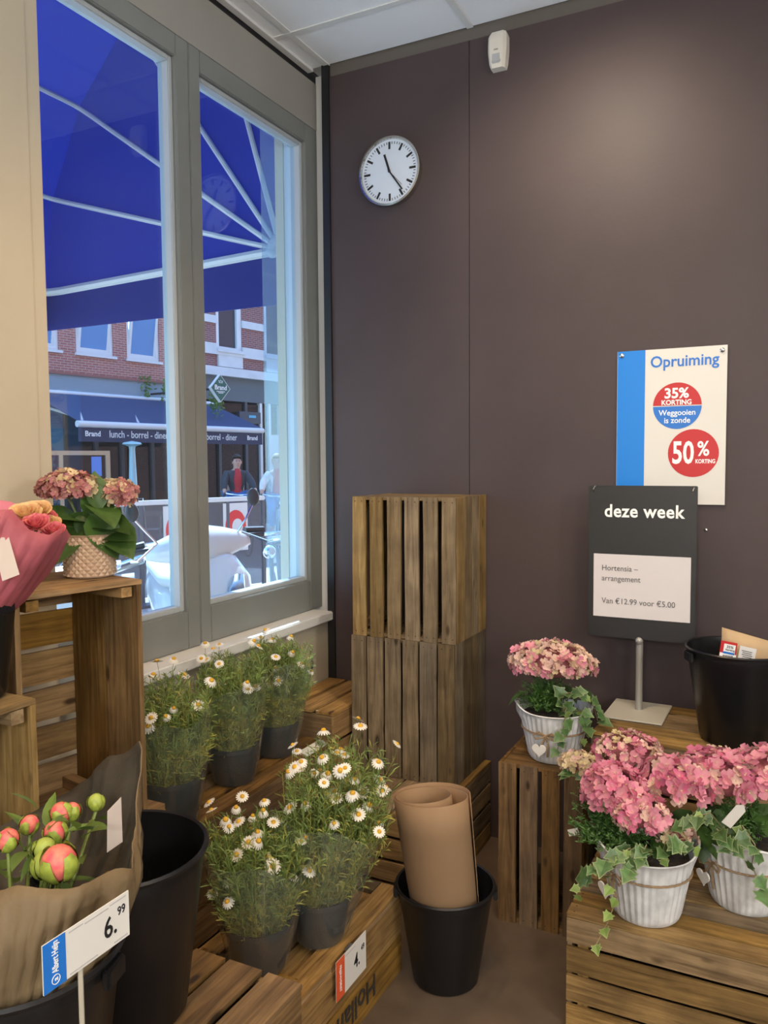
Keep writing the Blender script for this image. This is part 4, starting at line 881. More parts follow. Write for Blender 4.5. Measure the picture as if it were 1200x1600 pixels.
# paving
def paving():
    m = bpy.data.materials.new('street_paving'); m.use_nodes = True; n = m.node_tree; L = n.links; b = n.nodes['Principled BSDF']; b.inputs['Roughness'].default_value = .75
    t = n.nodes.new('ShaderNodeTexCoord'); k = n.nodes.new('ShaderNodeTexBrick'); k.inputs['Scale'].default_value = 9; k.inputs['Color1'].default_value = (.40, .36, .33, 1); k.inputs['Color2'].default_value = (.47, .42, .38, 1); k.inputs['Mortar'].default_value = (.24, .22, .20, 1); k.inputs['Mortar Size'].default_value = .012
    L.new(t.outputs['Object'], k.inputs['Vector']); L.new(k.outputs[0], b.inputs['Base Color']); return m
struct(MB().box(-60, -.20, -40, 60, GZ-.2, GZ).build('street', paving()))
def brickmat(name, c1, c2, mo, sc=1):
    m = bpy.data.materials.new(name); m.use_nodes = True; n = m.node_tree; L = n.links; b = n.nodes['Principled BSDF']; b.inputs['Roughness'].default_value = .85
    t = n.nodes.new('ShaderNodeTexCoord'); mp = n.nodes.new('ShaderNodeMapping'); mp.inputs['Rotation'].default_value = (pi/2, 0, 0); L.new(t.outputs['Object'], mp.inputs[0])
    k = n.nodes.new('ShaderNodeTexBrick'); k.inputs['Scale'].default_value = 1; k.inputs['Brick Width'].default_value = .21*sc; k.inputs['Row Height'].default_value = .065*sc; k.inputs['Mortar Size'].default_value = .008*sc
    for nm, c in (('Color1', c1), ('Color2', c2), ('Mortar', mo)): k.inputs[nm].default_value = (*c, 1)
    L.new(mp.outputs[0], k.inputs['Vector']); L.new(k.outputs[0], b.inputs['Base Color'])
    bp = n.nodes.new('ShaderNodeBump'); bp.inputs['Strength'].default_value = .4; bp.inputs['Distance'].default_value = .01; bp.invert = True; L.new(k.outputs[1], bp.inputs['Height']); L.new(bp.outputs[0], b.inputs['Normal']); return m
m_bra = brickmat('brick_red', (.36, .12, .10), (.44, .16, .13), (.50, .40, .36), .72); m_brb = brickmat('brick_purple', (.22, .075, .075), (.28, .10, .09), (.36, .28, .26), .72)

# ---- facade frame across the street
FA = radians(8.6); fe = Vector((sin(FA), cos(FA), 0)); fn_ = Vector((cos(FA), -sin(FA), 0)); FP0 = D(250, 700, 17)
FP0.z = 0
FM = frame((FP0.x, FP0.y, GZ), fe, (0, 0, 1))            # x = along the street, y = up, z = towards the shop
RZ = atan2(fe.y, fe.x)
def fbox(b, s0, s1, z0, z1, t0, t1): return b.box(s0, s1, -t1, -t0, z0-GZ, z1-GZ)     # local: x along, y = away from us, z up
def bthing(name, label, cat): return thing(name, label, cat, (FP0.x, FP0.y, GZ), RZ)
def wallcells(b, s0, s1, z0, z1, t0, t1, openings):
    S = sorted({s0, s1, *[o[0] for o in openings], *[o[1] for o in openings]}); Z = sorted({z0, z1, *[o[2] for o in openings], *[o[3] for o in openings]})
    for i in range(len(S)-1):
        for j in range(len(Z)-1):
            ms, mz = (S[i]+S[i+1])/2, (Z[j]+Z[j+1])/2
            if not any(o[0] < ms < o[1] and o[2] < mz < o[3] for o in openings): fbox(b, S[i], S[i+1], Z[j], Z[j+1], t0, t1)
m_upvc = mat('white_window_frame', (.72, .74, .74), .4); m_winb = mat('painted_sky_pane', (.10, .30, .60), .12, spec=.8); m_wind = mat('dark_pane', (.03, .045, .07), .08, spec=.8)  # blue panes: the sky reflection is painted into their base colour
m_stone = mat('white_stone', (.66, .68, .68), .6, noise=.06, nscale=4); m_fasc = mat('blue_grey_fascia', (.25, .33, .39), .6); m_dk = mat('dark_shopfront', (.035, .034, .045), .5); m_navy = mat('navy_canvas', (.045, .07, .17), .8, sub=.15)
m_pane = glassy('shop_pane', (.55, .60, .66), .0, 1.5)
lb = bthing('brick_building', 'red brick house with tilted white windows above the cafe', 'building')
ops = [(-2.95+.0, -2.30, 3.55, 5.1), (-1.93, -1.10, 3.55, 5.1), (-.77, .04, 3.55, 5.1), (-4.6, -3.8, 3.55, 5.1), (-6.4, -5.6, 3.55, 5.1)]
ops2 = ops+[(a, b_, 6.0, 7.5) for a, b_, *_ in ops]
b = MB(); wallcells(b, -9, .93, 3.12, 8.6, -.3, 0, ops2); b.build('brick_wall', m_bra, lb)
for s0, s1, z0, z1 in ops2:
    b = MB(); w = .07
    for q in ((s0, s0+w, z0, z1), (s1-w, s1, z0, z1), (s0+w, s1-w, z0, z0+w), (s0+w, s1-w, z1-w, z1)): fbox(b, *q, -.10, -.02)
    wf = b.build('window', m_upvc, lb); fbox(MB(), s0-.03, s1+.06, z0-.05, z0, -.08, .05).build('window_sill', m_upvc, wf)
    # sash tilted open at the right
    Mt = Matrix.Translation((s0+w, .07, z0+w-GZ)) @ Matrix.Rotation(radians(9), 4, 'X')
    b = MB(); Wd, Hh = s1-s0-2*w, z1-z0-2*w
    for q in ((0, .05, 0, Hh), (Wd-.05, Wd, 0, Hh), (.05, Wd-.05, 0, .05), (.05, Wd-.05, Hh-.05, Hh)): b.box(q[0], q[1], -.02, .03, q[2], q[3], Mt)
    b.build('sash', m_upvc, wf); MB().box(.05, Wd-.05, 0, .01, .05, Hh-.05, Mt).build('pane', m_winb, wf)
fbox(MB(), -9, .93, 2.72, 3.12, -.3, .06).build('fascia', m_fasc, lb); fbox(MB(), -9, .93, 3.10, 3.14, .0, .10).build('fascia_edge', mat('fascia_lip', (.30, .12, .10), .7), lb)
b = MB(); fbox(b, -9, -3.0, GZ, 2.72, -.3, 0); b.build('shop_wall', m_dk, lb)
fbox(MB(), -2.3, .93, 2.72, 2.80, -1.2, -.05).build('cafe_ceiling', m_dk, lb); fbox(MB(), -2.4, -2.3, GZ, 2.72, -1.2, -.05).build('cafe_side_wall', m_dk, lb); fbox(MB(), -2.3, .93, GZ, 2.72, -1.2, -1.1).build('cafe_interior_wall', m_dk, lb); fbox(MB(), -2.3, .93, GZ, .45, -.06, 0).build('plinth', m_dk, lb)
for s in (-2.28, -1.55, -.95, -.72, -.2, .35, .88): fbox(MB(), s-.04, s+.04, .45, 2.72, -.08, .02).build('mullion', mat('shopfront_post', (.05, .05, .065), .5), lb)
for s0, s1 in ((-2.24, -1.59), (-1.51, -.99), (-.91, -.76), (-.68, -.24), (-.16, .31), (.39, .84)): fbox(MB(), s0, s1, .45, 2.70, -.05, -.04).build('pane', m_pane, lb)
fbox(MB(), -2.56, -2.30, GZ, 2.70, -.2, .06).build('teal_column', mat('teal_paint', (.02, .16, .27), .5), lb)
fbox(MB(), -3.3, -2.58, 1.75, 2.72, .0, .05).build('sign_panel', mat('sign_tan', (.42, .30, .20), .6), lb)
for a0, a1, m_ in ((0, pi, m_red), (pi, 2*pi, mat('print_navy', (.03, .05, .2), .5))):
    MB().prism([(.28*cos(lerp(a0, a1, k/20)), .28*sin(lerp(a0, a1, k/20))) for k in range(21)], .01, frame((-2.86, -.055, 2.02-GZ), (1, 0, 0), (0, 0, 1))).build('sign_emblem', m_, lb)
fbox(MB(), -3.3, -2.58, GZ, 1.72, -.1, .02).build('white_panel', m_stone, lb)

rb = bthing('banded_building', 'brick house with white stone bands and tall dark windows', 'building')
ro = [(1.66, 2.46, 4.02, 5.9), (3.22, 4.02, 4.02, 5.9), (4.8, 5.6, 4.02, 5.9), (6.3, 7.1, 4.02, 5.9)]
b = MB(); wallcells(b, .93, 8, 3.4, 9, -.3, 0, ro); b.build('brick_wall', m_brb, rb)
edges = [.93]+[x for o_ in ro for x in o_[:2]]+[8]
for i in range(0, len(edges), 2):
    for z in (3.98, 4.60, 5.22, 5.84): fbox(MB(), edges[i], edges[i+1], z-.02, z+.15, -.05, .04).build('stone_band', m_stone, rb)
for s0, s1, z0, z1 in ro:
    b = MB(); w = .09
    for q in ((s0, s0+w, z0, z1), (s1-w*1.6, s1, z0, z1), (s0+w, s1-w*1.6, z0, z0+w*.7), (s0+w, s1-w*1.6, z1-w, z1)): fbox(b, *q, -.12, -.01)
    wf = b.build('window', m_upvc, rb); fbox(MB(), s0+w, s1-w*1.6, z0+.06, z1-w, -.09, -.07).build('pane', m_wind, wf)
    fbox(MB(), s0-.03, s1+.03, z0-.07, z0, -.05, .09).build('window_sill', m_stone, wf)
    fbox(MB(), s0+.02, s1-.02, 3.62, 3.88, .0, .05).build('stone_panel', m_stone, rb)
fbox(MB(), .93, 8, 3.48, 3.60, -.05, .10).build('cornice', m_stone, rb); fbox(MB(), .93, 8, 3.40, 3.48, -.05, .16).build('cornice', m_stone, rb); fbox(MB(), .93, 8, 3.88, 3.97, -.05, .06).build('cornice', m_stone, rb)
fbox(MB(), .93, 8, 2.85, 3.40, -.3, .03).build('shop_fascia', mat('grey_fascia', (.10, .12, .14), .6), rb)
fbox(MB(), .93, 8, 2.85, 2.95, -1.2, -.05).build('shop_ceiling', m_dk, rb); fbox(MB(), .93, 8, GZ, 2.85, -1.2, -1.1).build('shop_interior_wall', m_dk, rb)
for s in (.98, 1.7, 2.55, 3.05, 3.35, 3.75, 4.2, 5.0, 6.0, 7.0): fbox(MB(), s-.04, s+.04, GZ, 2.85, -.08, .02).build('shop_post', m_upvc if s > 2.9 else mat('shopfront_post', (.05, .05, .065), .5), rb)
for s0, s1 in ((1.02, 1.66), (1.74, 2.51), (2.59, 3.01), (3.09, 3.31), (3.79, 4.16), (4.24, 4.96), (5.04, 5.96)): fbox(MB(), s0, s1, .3, 2.80, -.05, -.04).build('pane', m_pane, rb)
fbox(MB(), 3.39, 3.71, GZ, 2.1, -.06, -.02).build('white_door', m_upvc, rb)
fbox(MB(), 2.25, 2.95, 2.35, 2.62, .02, .10).build('shop_sign', mat('shop_sign_dark', (.04, .05, .08), .4), rb)
fbox(MB(), 2.55, 2.78, 2.48, 2.54, .10, .11).build('sign_light', mat('sign_cyan', (.10, .45, .65), .5), rb)

# ---- cafe awning
AO = 1.62; s_l, s_r = -3.02, 1.42
aw = bthing('cafe_awning', 'navy cafe awning with white front bar and lettered valance', 'awning')
def fl(s, z, t): return Vector((s, -t, z-GZ))
zb_ = 2.10
b = MB(); b.add([fl(s_l, 2.74, .08), fl(s_r, 2.74, .08), fl(s_r, zb_+.05, AO), fl(s_l, zb_+.05, AO)], [(0, 1, 2, 3)]); b.solid('canopy', m_navy, aw, .006, False)
MB().tube([fl(s_l-.02, 2.75, .07), fl(s_r+.02, 2.75, .07)], .05, 8).build('cassette', m_upvc, aw, True)
MB().tube([fl(s_l-.02, zb_, AO), fl(s_r+.02, zb_, AO)], .058, 10).build('front_bar', m_upvc, aw, True)
MB().box(s_l, s_r, -AO-.004, -AO+.004, zb_-.30-GZ, zb_-.04-GZ).build('valance', mat('valance_navy', (.035, .04, .085), .8), aw)
for s in (s_l+.3, s_r-.3): MB().tube([fl(s, 2.5, .0), fl(s+.1, 2.3, AO*.5), fl(s, zb_, AO-.05)], .025, 6).build('folding_arm', m_upvc, aw, True)
FV = lambda s, z: frame((s, -AO-.006, z-GZ), (1, 0, 0), (0, 0, 1))
for px, st, sz, bo in ((145, 'Brand', .13, .02), (218, 'lunch - borrel - diner', .185, .0), (333, 'lunch - borrel - diner', .185, .0), (394, 'Brand', .13, .02)):
    d_ = ray(px, 680); p0_ = FP0+fn_*AO; q_ = CAM+d_*((p0_-CAM).dot(fn_)/d_.dot(fn_)); s = (q_-FP0).dot(fe)
    text('lettering', st, sz, m_pw, aw, FV(s, zb_-.165), bo, 'CENTER', .82 if len(st) > 6 else 1, 1, .002)
# diamond beer sign
pd_ = D(341, 607, 14.6)
dg = thing('hanging_sign', 'green diamond sign with white border above the cafe awning', 'sign', pd_, RZ)
hw = .255
def dia(r, t): return MB().prism([(0, -r), (r*.95, 0), (0, r), (-r*.95, 0)], t, frame((0, 0, 0), (1, 0, 0), (0, 0, 1)))
dia(hw, .06).build('border', m_upvc, dg); dia(hw*.92, .066).build('face', mat('sign_green', (.02, .12, .10), .4), dg)
text('lettering', 'Brand', .125, m_pw, dg, frame((0, -.068, .01), (1, 0, 0), (0, 0, 1)), .015, 'CENTER', 1, 1, .002)
b = MB().tube([(-.04, -.068, .10), (-.05, -.068, .14), (-.02, -.068, .12), (0, -.068, .15), (.02, -.068, .12), (.05, -.068, .14), (.04, -.068, .10)], .006, 4, closed=True); b.build('crown_emblem', m_pw, dg)
for z, w in ((-.06, .10), (-.085, .06)): MB().box(-w, w, -.069, -.066, z-.006, z+.006).build('print_line', m_pw, dg)
L_ = fn_*-1; MB().tube([(0, .02, 0), (0, 1.9, 0)], .02, 6).build('bracket', mat('dark_iron', (.03, .03, .035), .5, metal=.5), dg)
# plants on the awning
def bush(name, label, c, r, n, seed, m):
    rr = random.Random(seed); t = thing(name, label, 'plant', c); b = MB()
    for i in range(n):
        p = Vector((rr.gauss(0, .4)*r[0], rr.gauss(0, .4)*r[1], rr.gauss(.2, .4)*r[2])); d = Vector((rr.uniform(-1, 1), rr.uniform(-1, 1), rr.uniform(-.6, 1))).normalized(); w = d.orthogonal().normalized()*.022
        b.add([p, p+d*.045+w, p+d*.10, p+d*.045-w], [(0, 1, 2, 3)])
    o = b.build('foliage', m, t); o['kind'] = 'stuff'; MB().tube([(0, 0, -r[2]), (0, 0, r[2]*.3)], .01, 5).build('stem', m_stem, t); return t
m_vl = mat('street_leaf', (.14, .26, .05), .5, sub=.3, noise=.3, nscale=8)
for k, (px, py, dd, rx, rz, lab) in enumerate(((226, 612, 16.6, .14, .28, 'small leafy plant on the cafe fascia, left one'), (262, 614, 16.6, .22, .26, 'leafy plant on the cafe fascia beside the window bar'), (338, 632, 16.75, .18, .30, 'green plant under the diamond sign'))): bush('climbing_plant', lab, D(px, py, dd), (rx, .15, rz), 130, 80+k, m_vl)

# ---- terrace: screens, tables, chairs, heater
def at(px, py, d): return D(px, py, d)
scr_dir = (D(420, 778, 9.3)-D(205, 783, 8.2)); scr_dir.z = 0; scr_dir.normalize(); SRZ = atan2(scr_dir.y, scr_dir.x)
m_screen = glassy('screen_pane', (.42, .46, .52), .1, 1.5, .25, (.42, .42, .44)); m_post = mat('screen_post', (.12, .13, .15), .5)
def screen(label, A, Lg, logo=None, z=1.03):
    t = thing('terrace_screen', label, 'screen', (A.x, A.y, GZ), SRZ); h = z-GZ
    MB().rbox(0, Lg, -.03, .03, h-.05, h, .01).build('top_rail', m_upvc, t); MB().box(0, Lg, -.008, .008, .08, h-.05).build('screen_panel', m_screen, t)
    for s in (0.02, Lg/2, Lg-.02): MB().box(s-.02, s+.02, -.02, .02, 0, h-.05).build('post', m_post, t)
    MB().box(0, Lg, -.2, .2, 0, .03).build('foot', m_post, t)
    if logo is not None:
        b = MB().box(logo-.16, logo+.16, -.016, -.010, h-.62, h-.07); b.build('banner', m_upvc, t)
        MB().prism([(.135*cos(2*pi*k/30), .19*sin(2*pi*k/30)) for k in range(30)], .003, frame((logo, -.0165, h-.34), (1, 0, 0), (0, 0, 1))).build('banner_emblem', mat('banner_red', (.75, .05, .05), .5), t)
        MB().prism([(.07*cos(2*pi*k/30), .09*sin(2*pi*k/30)) for k in range(30)], .003, frame((logo+.02, -.02, h-.34), (1, 0, 0), (0, 0, 1))).build('banner_center', m_upvc, t)
    return t
screen('low terrace screen with a red round emblem, left of the window bar', D(128, 785, 8.0), 1.22, 1.02)
screen('low terrace screen with a red emblem banner behind the white scooter', D(292, 783, 8.8), 1.00, .60)
def table(label, p):
    t = thing('terrace_table', label, 'table', (p.x, p.y, GZ), .3)
    for k in range(5): MB().box(-.5, .5, -.35+.142*k, -.35+.142*k+.13, .72, .75).build('plank', mat('terrace_wood', (.34, .20, .11), .6), t)
    for sx in (-.42, .42): MB().box(sx-.03, sx+.03, -.28, .28, 0, .72).build('leg', m_post, t)
    return t
table('wooden terrace table under the cafe awning', D(245, 768, 12.2)); table('wooden terrace table behind the charcoal jacket rider', D(340, 772, 15.2))
g2 = thing('cup', 'white cup on the terrace table', 'cup', D(259, 762, 12.2)); g2.location.z = GZ+.751
MB().lathe([(.03, 0), (.045, .16), (.04, .16), (.027, .01)], 14, closed=True).build('cup_body', m_upvc, g2, True)
m_chr = mat('chrome', (.7, .74, .78), .12, metal=1)
def mchair(label, p, rz):
    t = thing('terrace_chair', label, 'chair', (p.x, p.y, GZ), rz)
    MB().rbox(-.2, .2, -.2, .2, .43, .46, .01).build('seat', m_chr, t)
    for k in range(5): MB().tube([(-.16+.08*k, .2, .46), (-.16+.08*k, .25, .88)], .013, 6).build('back_slat', m_chr, t, True)
    MB().tube([(-.2, .2, .44), (-.2, .26, .92), (.2, .26, .92), (.2, .2, .44)], .015, 6).build('back_frame', m_chr, t, True)
    for sx in (-1, 1):
        for sy in (-1, 1): MB().tube([(sx*.18, sy*.18, .44), (sx*.21, sy*.21, 0)], .013, 6).build('leg', m_chr, t, True)
        MB().tube([(sx*.21, .2, .68), (sx*.24, -.15, .66), (sx*.2, -.18, .44)], .013, 6).build('armrest', m_chr, t, True)
for k, (px, d, lab) in enumerate(((163, 12.4, 'chrome terrace chair left of the patio heater'), (222, 12.9, 'chrome terrace chair right of the patio heater'))): mchair(lab, D(px, 760, d), RZ+.4*k-.4)
ht = thing('patio_heater', 'slim pale patio heater under the cafe awning', 'heater', D(208, 760, 14.2)); ht.location.z = GZ
MB().lathe([(.001, 0), (.22, 0), (.22, .35), (.12, .38), (.10, .42), (.05, 1.75), (.06, 1.80), (.17, 1.84), (.15, 1.87), (.001, 1.90)], 20).build('body', mat('heater_pale', (.40, .62, .66), .3), ht, 35); MB().lathe([(.225, .05), (.23, .06), (.23, .3), (.225, .31)], 20).build('base_band', m_post, ht, 35)
wsr = thing('wooden_screen', 'wood framed glass terrace screen with a blue notice', 'screen', D(60, 780, 10.6)); wsr.location.z = GZ; wsr.rotation_euler = (0, 0, SRZ)
m_ww = mat('screen_wood', (.42, .30, .19), .6)
for nm, q in (('frame_rail', (0, .98, 1.62, 1.68)), ('frame_rail', (0, .98, .1, .16)), ('frame_post', (0, .05, 0, 1.62)), ('frame_post', (.28, .33, .16, 1.62)), ('frame_post', (.92, .98, 0, 1.62))): MB().box(q[0], q[1], -.025, .025, q[2], q[3]).build(nm, m_ww, wsr)
MB().box(.33, .92, -.004, .004, .16, 1.62).build('pane', m_pane, wsr); MB().box(.05, .28, -.004, .004, .16, 1.62).build('pane', m_pane, wsr); MB().box(.72, .86, -.012, -.006, 1.33, 1.60).build('notice', mat('notice_blue', (.10, .22, .62), .5), wsr)

# ---- the shop's own blue folding canopy
m_canv = mat('blue_canvas', (.008, .019, .235), .75, sub=.18); m_rib = mat('canopy_rib', (.68, .70, .70), .4)
PV = Vector((-.28, .10, 2.33)); RR = 1.432; YL = -4.6
angs = [atan2(-.04, 1.43), atan2(.42, 1.37), atan2(.83, 1.17), atan2(.56, .40), atan2(.59, .17)]
ca = thing('folding_canopy', 'bright blue folding canopy with white ribs over the shop window', 'awning', PV)
def cpt(a, y=0, r=RR): return Vector((-r*cos(a), y, r*sin(a)))
L_c = YL-PV.y
for k, a in enumerate(angs):
    rr_ = .020 if k == 0 else .012
    c0, c1 = cpt(a), cpt(a, L_c); e0 = cpt(a, 0, RR-.10); e1 = cpt(a, -.10)
    MB().tube([Vector((-.03*cos(a), .0, .03*sin(a))), e0, cpt(a, -.012, RR-.03), cpt(a, -.04, RR-.004), e1, cpt(a, L_c+.1), cpt(a, L_c), Vector((0, L_c, 0))], rr_, 8).build('rib', m_rib, ca, True)
    MB().ball(Vector((-.045*cos(a), .0, .045*sin(a))), .028, 10, 6).build('pivot_joint', m_rib, ca, 'all')
AA = angs+[pi/2+.10]
for i in range(len(AA)-1):
    a0, a1 = AA[i], AA[i+1]
    b = MB(); b.add([(0, .014, 0)]+[cpt(lerp(a0, a1, s), .014, RR*(1-.015*sin(pi*s))+.013) for s in (0, .25, .5, .75, 1)], [(0, k, k+1) for k in (1, 2, 3, 4)]); b.build('side_panel', m_canv, ca)
    b = MB(); P = [[cpt(lerp(a0, a1, s), y, RR*(1-.015*sin(pi*s))+.012) for s in (0, .25, .5, .75, 1)] for y in (.014, L_c/2, L_c)]; b.grid(P); b.build('front_panel', m_canv, ca, 'all')
z0_ = cpt(angs[0]).z
MB().box(-RR-.022, -.02, .010, .018, z0_-.185, z0_+.02).build('side_valance', m_canv, ca); MB().box(-RR-.026, -RR-.018, L_c, .016, z0_-.185, z0_+.02).build('front_valance', m_canv, ca)
MB().box(.0, .06, -.03, .03, -.08, .08).build('pivot_bracket', m_rib, ca)

# ---- scooters
m_sw = mat('scooter_white', (.60, .64, .66), .22, coat=.6); m_tyre = mat('tyre', (.02, .02, .02), .8); m_sdk = mat('scooter_dark', (.03, .03, .035), .45); m_lens = mat('headlight_lens', (.20, .23, .27), .08, metal=.6)
def loft(rows, cap=True):
    b = MB(); n = len(rows[0]); b.grid(rows, True)
    if cap: b.f += [tuple(range(n-1, -1, -1)), tuple((len(rows)-1)*n+k for k in range(n))]; b.m += [0, 0]
    return b
def oval(c, ex, ey, n=14, p=2.4):
    c = Vector(c); ex = Vector(ex); ey = Vector(ey); r = []
    for k in range(n):
        a = 2*pi*k/n; x = abs(cos(a))**(2/p)*(1 if cos(a) >= 0 else -1); y = abs(sin(a))**(2/p)*(1 if sin(a) >= 0 else -1); r.append(c+ex*x+ey*y)
    return r
def wheel(par, nm, x, z, r, w=.05, spoke=True):
    b = MB().tube([(x+r*cos(2*pi*k/28), 0, z+r*sin(2*pi*k/28)) for k in range(28)], w, 10, closed=True); t = b.build(nm, m_tyre, par, True)
    rim = MB().tube([(x+(r-w)*cos(2*pi*k/24), 0, z+(r-w)*sin(2*pi*k/24)) for k in range(24)], .012, 6, closed=True)
    for k in range(5): rim.tube([(x, 0, z), (x+(r-w)*cos(2*pi*k/5), 0, z+(r-w)*sin(2*pi*k/5))], .012, 5)
    rim.build('rim', m_chr, t, True); return t
def scooter(label, loc, rz, lean=.10):
    t = thing('motor_scooter', label, 'scooter', loc, rot=(lean, 0, rz))
    wheel(t, 'front_wheel', .60, .22, .165); wheel(t, 'rear_wheel', -.62, .22, .165)
    rows = [oval((.54, 0, .40), (.05, 0, 0), (0, .07, 0)), oval((.60, 0, .50), (.10, 0, .0), (0, .13, 0)), oval((.60, 0, .64), (.10, 0, 0), (0, .19, 0)), oval((.55, 0, .78), (.075, 0, 0), (0, .205, 0)), oval((.48, 0, .88), (.05, 0, 0), (0, .16, 0)), oval((.44, 0, .93), (.03, 0, 0), (0, .08, 0))]
    loft(rows).build('front_apron', m_sw, t, 'all')
    loft([oval((.78, 0, .33), (.02, 0, .03), (0, .05, 0)), oval((.66, 0, .43), (.05, 0, .03), (0, .075, 0)), oval((.52, 0, .42), (.04, 0, .03), (0, .07, 0)), oval((.43, 0, .33), (.02, 0, .03), (0, .05, 0))]).build('front_fender', m_sw, t, 'all')
    loft([oval((.385+.075*(1-abs(w_))*.6, w_*.27, .955-.012*abs(w_)), (.018+.085*(1-abs(w_)**1.5), 0, -.02), (0, 0, .022+.075*(1-abs(w_)**1.7)), 14, 2.1) for w_ in (-1, -.8, -.5, -.2, 0, .2, .5, .8, 1)]).build('handlebar_cowl', m_sw, t, 'all')
    for s in (-1, 1):
        MB().tube([(.42, s*.10, .95), (.38, s*.26, .96), (.34, s*.36, .95)], .016, 8).build('handlebar', m_sdk, t, True); MB().tube([(.35, s*.26, .985), (.32, s*.37, .97)], .021, 8).build('grip', m_sdk, t, True)
        MB().tube([(.40, s*.20, .98), (.42, s*.26, 1.06), (.41, s*.30, 1.12)], .006, 6).build('mirror_arm', m_chr, t, True)
        MB().ball((.41, s*.31, 1.16), 1, 12, 7, (.014, .034, .048)).build('mirror', m_sdk, t, 'all')
        loft([oval((.700, s*.060, .640), (.010, 0, .015), (0, .025, 0)), oval((.682, s*.085, .70), (.022, 0, .02), (0, .050, 0)), oval((.625, s*.120, .79), (.018, 0, .02), (0, .035, 0))]).build('headlight', m_lens, t, 'all')
        MB().tube([(.44, s*.22, .99), (.52, s*.33, .93), (.50, s*.36, .93)], .006, 6).build('brake_lever', m_chr, t, True)
    loft([oval((.46, 0, .34), (.03, 0, .03), (0, .14, 0)), oval((.10, 0, .28), (.03, 0, .04), (0, .17, 0)), oval((-.12, 0, .32), (.03, 0, .06), (0, .15, 0))]).build('footboard', m_sdk, t, 'all')
    loft([oval((-.02, 0, .46), (.0, 0, .16), (0, .13, 0)), oval((-.25, 0, .52), (0, 0, .15), (0, .17, 0)), oval((-.55, 0, .60), (0, 0, .12), (0, .15, 0)), oval((-.86, 0, .70), (0, 0, .05), (0, .08, 0))]).build('rear_body', m_sw, t, 'all')
    loft([oval((.02, 0, .70), (0, 0, .03), (0, .09, 0)), oval((-.15, 0, .715), (0, 0, .055), (0, .14, 0)), oval((-.5, 0, .76), (0, 0, .05), (0, .14, 0)), oval((-.78, 0, .80), (0, 0, .03), (0, .08, 0))]).build('seat', mat('seat_pale', (.55, .58, .60), .5), t, 'all')
    MB().tube([(-.62, .1, .74), (-.92, .1, .84), (-.92, -.1, .84), (-.62, -.1, .74)], .012, 6).build('rear_rack', m_chr, t, True); MB().tube([(-.3, .16, .25), (-.6, .17, .3), (-.85, .17, .38)], .045, 10).build('exhaust', m_chr, t, True)
    MB().tube([(.05, -.14, .28), (.12, -.26, .0)], .012, 6).build('kickstand', m_sdk, t)
    return t
pS = D(362, 888, 4.45); o = scooter('white scooter with twin headlights parked behind the window bar', (pS.x-.50, pS.y+.33, GZ), radians(-37)); o.scale = (1.10,)*3
pS = D(30, 880, 5.3); o = scooter('white scooter half hidden behind the open crate outside the left window', (pS.x, pS.y-.25, GZ), radians(222), -.08); o.scale = (1.05,)*3

# ---- bicycles and cyclists
def bicycle(label, loc, rz, steer=0, col=(.05, .06, .08), lean=0):
    t = thing('bicycle', label, 'bicycle', loc, rot=(lean, 0, rz)); fm = mat('bike_'+str(col[0]), col, .35)
    def bw(nm, x):
        R = .335; o = MB().tube([(x+R*cos(2*pi*k/32), 0, .35+R*sin(2*pi*k/32)) for k in range(32)], .018, 6, closed=True).build(nm, m_tyre, t, True)
        b = MB()
        for k in range(14): b.tube([(x, 0, .35), (x+R*cos(2*pi*k/14), 0, .35+R*sin(2*pi*k/14))], .002, 3, False)
        b.build('spokes', m_chr, o); MB().tube([(x+(R+.03)*cos(.4+2.2*k/10), 0, .35+(R+.03)*sin(.4+2.2*k/10)) for k in range(11)], .012, 5).build('mudguard', fm, t, True)
    bw('front_wheel', .55); bw('rear_wheel', -.52)
    for nm, pts, r in (('down_tube', [(.36, 0, .78), (-.05, 0, .30)], .02), ('seat_tube', [(-.05, 0, .30), (-.20, 0, .88)], .018), ('fork', [(.55, 0, .35), (.42, 0, .70), (.33, 0, .95)], .016), ('chain_stay', [(-.05, 0, .30), (-.52, 0, .35)], .014), ('seat_stay', [(-.52, 0, .35), (-.17, 0, .75)], .012), ('top_tube', [(.38, 0, .72), (-.13, 0, .62)], .018)): MB().tube(pts, r, 7).build(nm, fm, t, True)
    MB().tube([(.12, .28, 1.02), (.22, .27, 1.07), (.33, .10, 1.04), (.33, -.10, 1.04), (.22, -.27, 1.07), (.12, -.28, 1.02)], .012, 7).build('handlebar', m_chr, t, True)
    for s in (-1, 1): MB().tube([(.20, s*.275, 1.06), (.10, s*.285, 1.01)], .018, 7).build('grip', m_sdk, t, True); MB().box(-.09, .01, s*.05, s*.05+s*.09, .17 if s > 0 else .41, .19 if s > 0 else .43).build('pedal', m_sdk, t)
    loft([oval((-.06, 0, .93), (0, 0, .015), (0, .025, 0)), oval((-.2, 0, .93), (0, 0, .03), (0, .07, 0)), oval((-.32, 0, .94), (0, 0, .03), (0, .10, 0))]).build('saddle', m_sdk, t, 'all')
    MB().box(-.78, -.36, -.07, .07, .74, .76).build('carrier', fm, t); MB().ball((.43, 0, .93), .045, 10, 6).build('headlamp', m_chr, t, 'all')
    return t
